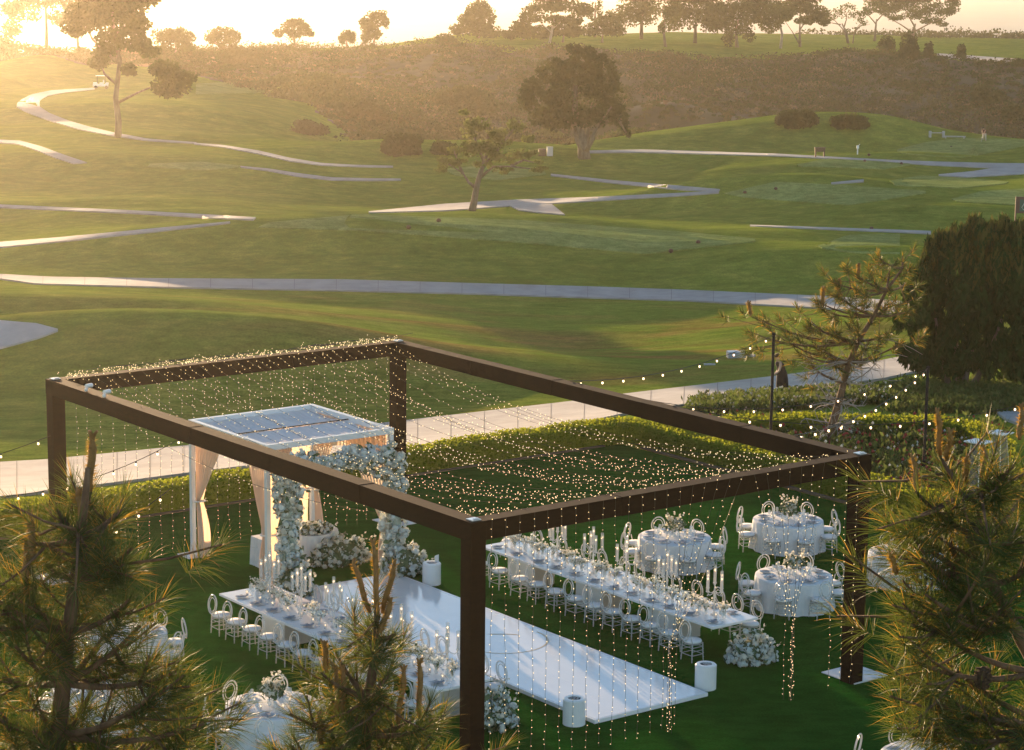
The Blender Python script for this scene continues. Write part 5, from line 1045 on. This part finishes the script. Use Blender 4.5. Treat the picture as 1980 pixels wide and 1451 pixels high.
# side limb of the leaning pine
def crown(root, L, n, size, mt='leaf', aspect=1.0, up=None, shell=.5, name='crown', jit=.5):
    O = np.array(root.location); P = lobes(L, n, shell=shell) - O; v_, q_ = leaf_quads(P, size, aspect, up=up, jit=jit); o = link(bpy.data.objects.new(name, fast_mesh(name, v_, q_, M[mt])), root); o['kind'] = 'stuff'; return o
def tree(base, name, label, cat, trunk, tr, lob, n, size, mt='leaf', group=None, limbs=(), barkm='bark', thin=0, up=None, aspect=1.0, clump=7, inner=.55, fmul=1.0, jit=.5):
    """trunk, limbs, lobes in photo-pixel offsets (dx right, dz up) from the base, scaled to metres at the tree's own distance"""
    s = base[1] / FPX; B = np.array(base, float); root = empty(name, tuple(B), 0, label, cat, group)
    tp = [np.array([a * s, NP.normal(0, .2), b * s]) for a, b in trunk]; tp[0] = np.array([0, 0, -.2]); MB().tube(tp, np.linspace(tr * s, tr * s * .35, len(tp)), 8).build('trunk', M[barkm], root, smooth=True)
    for l in limbs:
        pts = [np.array([a * s, (i * .25) * R_.choice((-1, 1)), b * s]) for i, (a, b) in enumerate(l)]; MB().tube(pts, np.linspace(tr * s * .5, tr * s * .12, len(pts)), 6).build('limb', M[barkm], root, smooth=True)
    L = []
    for (dx, dz, rx, rz) in lob:   # break each lobe into clumps, so the outline is uneven
        ry = min(rx, 1.6 * rz) * .9
        for _ in range(clump):
            d = NP.normal(size=3); d /= np.linalg.norm(d); k = NP.uniform(.35, .85); f = NP.uniform(.28, .5) * fmul; L.append((B[0] + (dx + d[0] * rx * k) * s, B[1] + d[1] * ry * k * s, B[2] + (dz + d[2] * rz * k) * s, rx * f * s, ry * f * s, rz * f * s))
    big = [(B[0] + dx * s, B[1], B[2] + dz * s, rx * s * .92, min(rx, 1.6 * rz) * .8 * s, rz * s * .92) for (dx, dz, rx, rz) in lob]
    crown(root, L, int(n * .6), size, mt, aspect, up, .35, jit=jit); crown(root, big, int(n * inner), size, mt, aspect, up, .25, jit=jit, name='inner_crown')
    return root
# the two near trees on the course
b_ = mp(1130, 306)
tree(b_, 'spreading_cypress', 'large dense spreading tree alone on the course with pale forked trunk', 'tree', [(0, 0), (-2, 15), (-4, 30), (-8, 50), (-20, 90), (-20, 140)], 13,
     [(-5, 190, 42, 26), (-60, 165, 38, 28), (-98, 135, 30, 24), (-110, 105, 26, 20), (-70, 100, 50, 36), (-15, 135, 60, 42), (30, 160, 40, 36), (45, 115, 38, 34), (-30, 85, 55, 30), (20, 80, 40, 26), (62, 85, 24, 22), (76, 62, 11, 16), (-85, 75, 32, 18), (30, 190, 14, 12), (-50, 60, 25, 12), (84, 46, 5, 9)], 16000, .40, 'leaf_cypress',
     limbs=[[(-2, 12), (-14, 34), (-22, 60), (-50, 90)], [(2, 14), (14, 36), (22, 62), (50, 100)], [(0, 20), (6, 50), (10, 100)], [(22, 62), (60, 80), (80, 50)]], clump=11, inner=.12, fmul=.8)
b_ = mp(912, 408)
tree(b_, 'young_forked_tree', 'slender open-crowned young tree leaning right in front of a cart path', 'tree', [(0, 0), (5, 20), (8, 40), (13, 62), (20, 85), (28, 110), (30, 150)], 7.5,
     [(10, 170, 36, 14), (-10, 150, 20, 12), (50, 150, 28, 14), (85, 165, 22, 16), (100, 110, 34, 12), (125, 82, 22, 7), (60, 105, 40, 14), (10, 120, 46, 16), (-40, 95, 34, 12), (-60, 80, 18, 7), (20, 90, 26, 9), (60, 80, 24, 8), (110, 140, 16, 10), (-30, 118, 20, 9), (40, 128, 40, 18), (130, 96, 12, 5), (-15, 190, 14, 7)], 7500, .26, 'leaf_light',
     limbs=[[(8, 44), (-6, 56), (-18, 72), (-45, 92)], [(13, 62), (40, 85), (75, 88), (125, 80)], [(20, 85), (50, 120), (80, 160)], [(24, 95), (10, 125), (-5, 170)], [(-18, 72), (-30, 100), (-35, 120)], [(75, 88), (100, 100), (120, 96)]], clump=9, inner=.12, fmul=.8, barkm='bark')
# big dark shrub on the right
b_ = mp(1852, 752)
s_ = b_.y / FPX; r = empty('large_dark_shrub', tuple(b_), 0, 'large dark feathery shrub mass at the right edge beyond the rose bed', 'shrub')
L = [(b_.x + dx * s_, b_.y + dy * s_, b_.z + dz * s_, rx * s_, rx * .9 * s_, rz * s_) for dx, dy, dz, rx, rz in [(-100, 0, 140, 38, 60), (-70, 0, 210, 40, 60), (-20, 0, 240, 50, 80), (50, 0, 240, 55, 80), (110, 0, 230, 50, 80), (-40, 0, 130, 60, 70), (40, 0, 140, 70, 80), (110, 0, 120, 60, 90), (-90, 0, 70, 40, 40), (-20, 0, 60, 50, 40), (60, 0, 60, 50, 36), (120, 0, 50, 45, 40), (170, 0, 170, 60, 110), (0, 10, 290, 25, 40), (70, 0, 300, 26, 36), (-60, 10, 255, 20, 30), (120, 0, 290, 24, 40), (30, 0, 290, 40, 44), (-35, 0, 270, 36, 40), (95, 0, 285, 40, 44), (150, 0, 270, 36, 44)]]
L0 = L; L = []
for (a, b, c, d, e, f) in L0:
    for _ in range(16):
        q = NP.normal(size=3); q /= np.linalg.norm(q); k = NP.uniform(.4, .95); g = NP.uniform(.26, .44); L.append((a + q[0] * d * k, b + q[1] * e * k, c + q[2] * f * k, d * g * .8, e * g * .8, f * g * 1.15))
crown(r, L, 24000, .17, 'dark_leaf', 2.4, up=(0, 0, 1), shell=.45, jit=.5); crown(r, L, 4200, .15, 'leaf', 2.2, up=(0, 0, 1), shell=.88, jit=.6, name='highlight_foliage'); tops = lobes([q for q in L if q[2] > b_.z + 190 * s_], 6000, shell=.8); tops = tops[tops[:, 2] > b_.z + (250 + 25 * np.sin(tops[:, 0] * 2.1) + NP.normal(0, 28, len(tops))) * s_] - np.array(r.location); v_, q_ = leaf_quads(tops, .20, 2.8, up=(0, 0, 1), jit=.2); o = link(bpy.data.objects.new('dry_tips', fast_mesh('dry_tips', v_, q_, M['rust_leaf'])), r); o['kind'] = 'stuff'  # lighter leaves near the surface put highlights into the foliage colour
for dx in (-50, -10, 30, 80): MB().tube([(dx * .3 * s_, 0, -.1), (dx * .7 * s_, 0, 60 * s_), (dx * s_, 0, 140 * s_)], [.14, .10, .05], 7).build('stem', M['bark'], r)
b_ = mp(1975, 740); tree(b_, 'dark_shrub', 'smaller dark bush at the right edge above the curved footpath', 'shrub', [(0, 0), (0, 20)], 4, [(0, 22, 38, 22), (-30, 12, 20, 12)], 1600, .22, 'dark_leaf')
# background trees along the ridge
RG = 'trees on the far ridge'
def far(px, py, trunk, lob, label, n=2200, size=.45, mt='leaf', tr=3, limbs=(), barkm='bark', D=None, name='ridge_tree', clump=6, y=None, cat='tree', group=RG):
    while mp(px, py).y > 600 and py < 130: py += 1.5
    p = mp(px, py)
    if D: x = at(px, py, D)[0]; p = Vector((x, D, Hz(x, D)))
    k = 1.22 if 1170 < px < 1520 else 1.1
    lob = [(a * k, b * k, c * k, d * k) for a, b, c, d in lob]; trunk = [(a * k, b * k) for a, b in trunk]; limbs = [[(a * k, b * k) for a, b in l] for l in limbs]
    return tree(p, name, label, cat, trunk, tr, lob, int(n * 1.35), size, mt, group, limbs, barkm, clump=clump + 2)
far(228, 266, [(0, 0), (2, 30), (-2, 70), (5, 130), (-5, 200), (0, 300)], [(-20, 260, 55, 30), (20, 225, 42, 30), (-60, 215, 34, 24), (40, 165, 26, 18), (85, 120, 34, 18), (95, 90, 40, 22), (-10, 170, 30, 24), (10, 300, 50, 26), (-30, 130, 22, 14), (60, 245, 26, 20), (20, 120, 16, 14), (-30, 215, 40, 34), (30, 195, 34, 22), (-5, 245, 60, 30), (-70, 190, 30, 18), (60, 150, 22, 12), (120, 105, 22, 14), (-20, 150, 26, 14)], 'tall irregular tree in the sun glare above the far path loop', 11000, .42, tr=7, limbs=[[(0, 60), (40, 80), (90, 100)], [(2, 90), (-20, 110), (-30, 130)], [(3, 130), (-40, 170), (-60, 210)], [(0, 180), (25, 200), (40, 240)]])
far(90, 100, [(0, 0), (2, 40), (0, 120)], [(-40, 75, 40, 26), (0, 100, 46, 28), (-60, 40, 24, 14), (20, 60, 20, 16), (10, 130, 50, 22), (-75, 20, 20, 10)], 'broad glare-lit tree on the ridge at the far upper left', 3600, .55, tr=4)
far(152, 100, [(0, 0), (-2, 40), (0, 120)], [(0, 95, 40, 30), (40, 80, 34, 26), (20, 120, 50, 26), (-15, 60, 12, 14)], 'tall thin-trunked tree beside the broad one on the upper left ridge', 3200, .55, tr=3)
far(30, 108, [(0, 0), (0, 8)], [(0, 10, 46, 12), (50, 8, 40, 12), (95, 6, 40, 12), (-40, 12, 30, 14)], 'low bushes under the tall trees on the upper left ridge', 2400, .5, name='ridge_bush', cat='bush', group=None)
far(340, 110, [(0, 0), (0, 20)], [(-10, 28, 32, 22), (12, 34, 26, 16), (-28, 8, 18, 12), (22, 16, 16, 12)], 'round dense tree, first on the ridge right of the glare', 2200)
far(430, 99, [(0, 0), (0, 16)], [(-16, 24, 18, 14), (0, 32, 22, 12), (18, 24, 18, 14), (0, 14, 12, 10)], 'rounded open tree, second on the ridge right of the glare', 1300, limbs=[[(0, 5), (-14, 16), (-24, 26)], [(0, 5), (14, 16), (24, 26)]])
far(570, 93, [(0, 0), (0, 20)], [(-12, 36, 16, 12), (4, 44, 18, 10), (18, 32, 14, 12), (-28, 26, 10, 8), (2, 26, 14, 10), (28, 26, 8, 7)], 'fan-shaped tree alone on the ridge line left of centre', 1400, limbs=[[(0, 4), (-12, 18), (-26, 26)], [(0, 4), (10, 20), (22, 34)], [(0, 6), (-4, 24), (-6, 38)]])
far(672, 92, [(0, 0), (-2, 12)], [(0, 20, 15, 12), (-8, 12, 8, 8), (8, 14, 8, 8)], 'small tree beside the larger wind-bent one on the ridge', 700)
far(722, 86, [(0, 0), (3, 20)], [(-6, 38, 22, 18), (8, 52, 18, 10), (-10, 18, 14, 14), (20, 40, 10, 10), (6, 20, 10, 10)], 'wind-bent tree on the ridge left of the scrub hill top', 1600)
far(925, 74, [(0, 0), (0, 30)], [(0, 48, 26, 18), (-14, 30, 24, 18), (14, 36, 20, 22), (-34, 14, 22, 12), (22, 12, 26, 12), (0, 14, 30, 14)], 'dense dark-crowned tree at the top of the scrub hill', 3000, .5)
far(1062, 84, [(0, 0), (4, 18), (6, 34), (10, 50)], [(-10, 60, 40, 12), (25, 66, 40, 14), (55, 58, 24, 14), (-36, 44, 24, 12), (10, 40, 30, 10), (-50, 30, 20, 12), (40, 40, 22, 12), (0, 78, 40, 10)], 'pale-trunked broad tree on the ridge with twin limbs', 3000, .5, barkm='bark_pale', limbs=[[(4, 18), (-16, 36), (-34, 46)], [(5, 24), (26, 44), (44, 56)]])
far(1012, 78, [(0, 0), (0, 10)], [(0, 16, 24, 14), (30, 14, 24, 14), (-24, 10, 18, 10)], 'low rounded bush under the pale-trunked ridge tree', 1500, name='ridge_bush', cat='bush', group=None)
far(1088, 82, [(0, 0), (2, 14)], [(0, 22, 36, 12), (-20, 16, 20, 8), (20, 18, 22, 10)], 'umbrella-shaped small tree, left one of the ridge pair', 1500)
far(1164, 83, [(0, 0), (1, 14)], [(0, 26, 38, 14), (-22, 18, 20, 8), (24, 20, 22, 10), (0, 38, 20, 10)], 'umbrella-shaped small tree, right one of the ridge pair', 1700)
far(1150, 72, [(0, 0), (0, 60)], [(-8, 46, 8, 18), (8, 50, 8, 20), (24, 36, 10, 12), (36, 28, 8, 8)], 'thin upright wispy tree behind the umbrella-shaped pair', 500, .4)
far(1240, 76, [(0, 0), (0, 30), (4, 60)], [(-10, 60, 34, 36), (-24, 36, 30, 22), (10, 40, 22, 24), (26, 74, 20, 12), (-8, 90, 30, 18)], 'tall full-crowned tree on the ridge right of the umbrella-shaped pair', 3400, .5, tr=4)
far(1287, 91, [(0, 0), (-3, 18), (-2, 40), (-6, 60)], [(-6, 66, 18, 20), (8, 50, 16, 16), (-2, 30, 12, 12), (-18, 80, 14, 10), (20, 84, 26, 16)], 'slim tree with a leaning leafy trunk on the ridge', 1700, .45)
far(1344, 84, [(0, 0), (0, 24), (4, 50)], [(-22, 40, 34, 24), (10, 52, 40, 30), (-6, 78, 44, 20), (30, 34, 24, 18), (-30, 70, 20, 16)], 'broad tall tree left of the drooping one on the ridge', 3800, .5, tr=4)
far(1425, 92, [(0, 0), (-2, 20), (0, 44)], [(0, 52, 40, 26), (36, 56, 34, 24), (-34, 48, 34, 22), (0, 30, 30, 14), (-14, 12, 12, 14), (50, 34, 20, 12), (68, 50, 18, 16), (20, 16, 12, 8), (30, 74, 26, 12)], 'wide drooping-crowned tree hanging over the ridge edge', 4800, .5, tr=4)
far(1509, 94, [(0, 0), (2, 22), (-4, 46), (0, 60)], [(-10, 62, 20, 12), (8, 56, 16, 10)], 'white-trunked slim tree beside the neat round-crowned one', 700, .45, barkm='bark_pale')
far(1547, 91, [(0, 0), (-1, 24), (-2, 44)], [(-4, 70, 38, 18), (-32, 58, 22, 14), (28, 58, 26, 16), (0, 84, 34, 12), (10, 46, 22, 9), (40, 44, 12, 8)], 'neat round-crowned tree with a V-shaped trunk on the ridge', 3600, .5, limbs=[[(-2, 6), (-14, 26), (-30, 48)], [(-1, 30), (10, 46), (24, 56)]])
far(1640, 84, [(0, 0), (-4, 18), (-12, 34)], [(-14, 52, 24, 10), (-32, 44, 14, 8), (14, 48, 20, 10), (24, 36, 12, 8), (-4, 62, 22, 7), (-44, 52, 10, 7)], 'sparse bare-branched tree with two stems on the ridge', 520, .4, limbs=[[(0, 2), (-10, 24), (-26, 40), (-44, 48)], [(8, 0), (10, 22), (24, 40)], [(-8, 28), (-4, 44), (-8, 60)], [(10, 20), (20, 30), (34, 32)], [(-14, 32), (-26, 34), (-38, 36)]], clump=8)
far(1691, 80, [(0, 0), (1, 22), (2, 38)], [(0, 58, 28, 12), (-16, 50, 12, 8), (16, 50, 14, 8), (0, 70, 24, 8)], 'slim light-crowned tree left of the great umbrella tree', 1000, .4, limbs=[[(1, 30), (-12, 44), (-20, 54)], [(2, 34), (12, 46), (20, 56)]])
far(1765, 70, [(0, 0), (0, 12), (4, 24)], [(0, 62, 50, 18), (-46, 52, 34, 14), (46, 48, 34, 14), (66, 62, 16, 10), (-30, 34, 20, 7), (30, 30, 26, 8), (-60, 66, 20, 12), (0, 80, 46, 12), (50, 24, 12, 5), (5, 40, 26, 10)], 'great umbrella-crowned tree on the ridge at the right', 5200, .5, tr=4, limbs=[[(0, 8), (-22, 22), (-50, 38)], [(2, 10), (24, 22), (48, 34)], [(3, 18), (-8, 36), (-16, 50)]])
SG = 'single shrubs on the scrub slope'
for px, py, rx, rz, lab, m_ in [(1756, 118, 20, 32, 'tall dark conical shrub below the great umbrella tree', 'leaf_cypress'), (1714, 100, 18, 18, 'rounded dark shrub left of the tall conical shrub', 'leaf_cypress'), (1795, 112, 10, 18, 'slim upright shrub right of the tall conical shrub', 'leaf_cypress'), (1858, 116, 10, 18, 'lone upright shrub in front of the far pale path', 'leaf'), (1968, 130, 14, 10, 'low bush at the right end of the far pale path', 'leaf'),
      (775, 300, 42, 24, 'rounded bush at the foot of the scrub slope left of centre', 'scrub'), (1905, 205, 34, 22, 'big rounded green bush on the scrub slope at the right', 'leaf'), (700, 238, 60, 26, 'broad dark thicket in the ravine left of centre', 'scrub'), (900, 225, 66, 30, 'dark dome thicket behind the open-crowned young tree', 'leaf_cypress'), (1540, 245, 46, 18, 'dark thicket at the edge of the course behind the mound', 'leaf_cypress'), (1645, 250, 40, 16, 'greener thicket at the course edge right of the mound', 'leaf'),
      (470, 128, 44, 20, 'rounded scrub clump on the upper left slope', 'scrub'), (600, 262, 40, 14, 'low clump at the left end of the ravine', 'scrub'), (1060, 268, 30, 10, 'small light bush left of the spreading tree trunk', 'leaf_light'), (860, 300, 30, 14, 'small bush right of the rounded bush at the slope foot', 'leaf'), (1965, 235, 34, 18, 'bush at the right edge above the far tee', 'leaf'), (860, 86, 20, 12, 'bush below the ridge beside the pale marker stone', 'leaf'), (660, 60, 8, 2, 'tiny bush on the skyline left of the scrub hill', 'scrub')]:
    p = mp(px, py); s = p.y / FPX
    tree(p, 'shrub', lab, 'shrub', [(0, 0), (0, rz * .6)], 1.5, [(0, rz * .9, rx, rz), (-rx * .4, rz * .5, rx * .6, rz * .5), (rx * .4, rz * .5, rx * .6, rz * .5)], int(500 + rx * rz * 2.2), .42, m_, SG, clump=6)
p = mp(858, 84); o = MB().lathe([(.35, 0), (.3, .6), (.1, 1.2), (0, 1.25)], 8).build('marker_stone', M['white']); o.location = p; tag(o, 'small pale marker stone among the bushes below the ridge', 'stone')
p = mp(805, 80)
# scrub covering the slopes (nobody could count it)
def scatter(name, n, dmin, dmax, pxlo, pxhi, smin, smax, mt, per=34, fn=None, ls=.36):
    px = NP.uniform(pxlo, pxhi, n); a = np.interp(px, sn[:, 0], sn[:, 1]); b = np.interp(px, sf[:, 0], sf[:, 1]); y = a + (b - a) * NP.uniform(dmin, dmax, n); x = (px - 990) / FPX * (y * math.cos(PITCH) + 1)
    z = Hh(x, y); R = NP.uniform(smin, smax, n) * (.7 + .5 * np.sin(x * .05) * np.sin(y * .07)); d = NP.normal(size=(n, per, 3)); d[:, :, 2] = np.abs(d[:, :, 2]); d /= np.linalg.norm(d, axis=2)[:, :, None]
    P = np.stack([x, y, z], 1)[:, None, :] + d * (R[:, None, None] * NP.uniform(.7, 1.0, (n, per, 1))) * [1.25, 1.25, .8]; P = P.reshape(-1, 3)
    O = np.array([0, 340, -5.]); v_, q_ = leaf_quads(P - O, ls, 1.0); o = link(bpy.data.objects.new(name, fast_mesh(name, v_, q_, M[mt]))); o.location = O; tag(o, kind='stuff'); return o
o = scatter('scrub_cover', 5200, 0, 1, -300, 2300, .8, 2.2, 'scrub'); tag(o, 'brown-green coastal scrub covering the slope below the ridge', 'scrub')
o = scatter('green_scrub_cover', 3000, 0, 1, 300, 2300, .7, 2.4, 'leaf'); tag(o, 'greener bushes mixed into the lower part of the scrub slope', 'scrub')
M['scrub_dry'] = mat('dry_scrub', (.14, .09, .05), (.24, .17, .10), rough=.9, scale=.1, transl=.3)
o = scatter('dark_scrub_cover', 1100, 0, 1, 200, 2300, .8, 2.2, 'leaf_cypress', per=34); tag(o, 'small dark bushes dotted over the whole scrub slope', 'scrub')
o = scatter('thicket_cover', 170, 0, .5, 520, 1010, 1.8, 4.2, 'leaf_cypress', per=150, ls=.45); tag(o, 'dark rounded thickets filling the ravine bank left of the spreading tree', 'thicket')
o = scatter('thicket_cover', 200, 0, .45, 1180, 2300, 1.2, 3.0, 'leaf_cypress', per=120, ls=.42); tag(o, 'dark rounded thickets along the foot of the right scrub slope', 'thicket')
o = scatter('dry_scrub_cover', 900, 0, .9, 0, 2200, .5, 1.5, 'scrub_dry'); tag(o, 'pale dry brush scattered over the scrub slope', 'scrub')
# dark coastal bushes on the far skyline
px = NP.uniform(1540, 2100, 420); y = NP.uniform(612, 640, 420); x = (px - 990) / FPX * (y * .984 + 1); z = Hh(x, y); R = NP.uniform(1.0, 2.2, 420) * (1 + .8 * np.sin(px * .045) ** 4); d = NP.normal(size=(420, 22, 3)); d[:, :, 2] = np.abs(d[:, :, 2]); d /= np.linalg.norm(d, axis=2)[:, :, None]
P = (np.stack([x, y, z], 1)[:, None, :] + d * R[:, None, None] * [1.5, 1, .8]).reshape(-1, 3); O = np.array([100, 620, -5.]); v_, q_ = leaf_quads(P - O, .7); o = link(bpy.data.objects.new('skyline_bushes', fast_mesh('skyline_bushes', v_, q_, M['leaf_cypress']))); o.location = O; tag(o, 'low dark bushes along the far skyline at the right', 'bushes', kind='stuff')
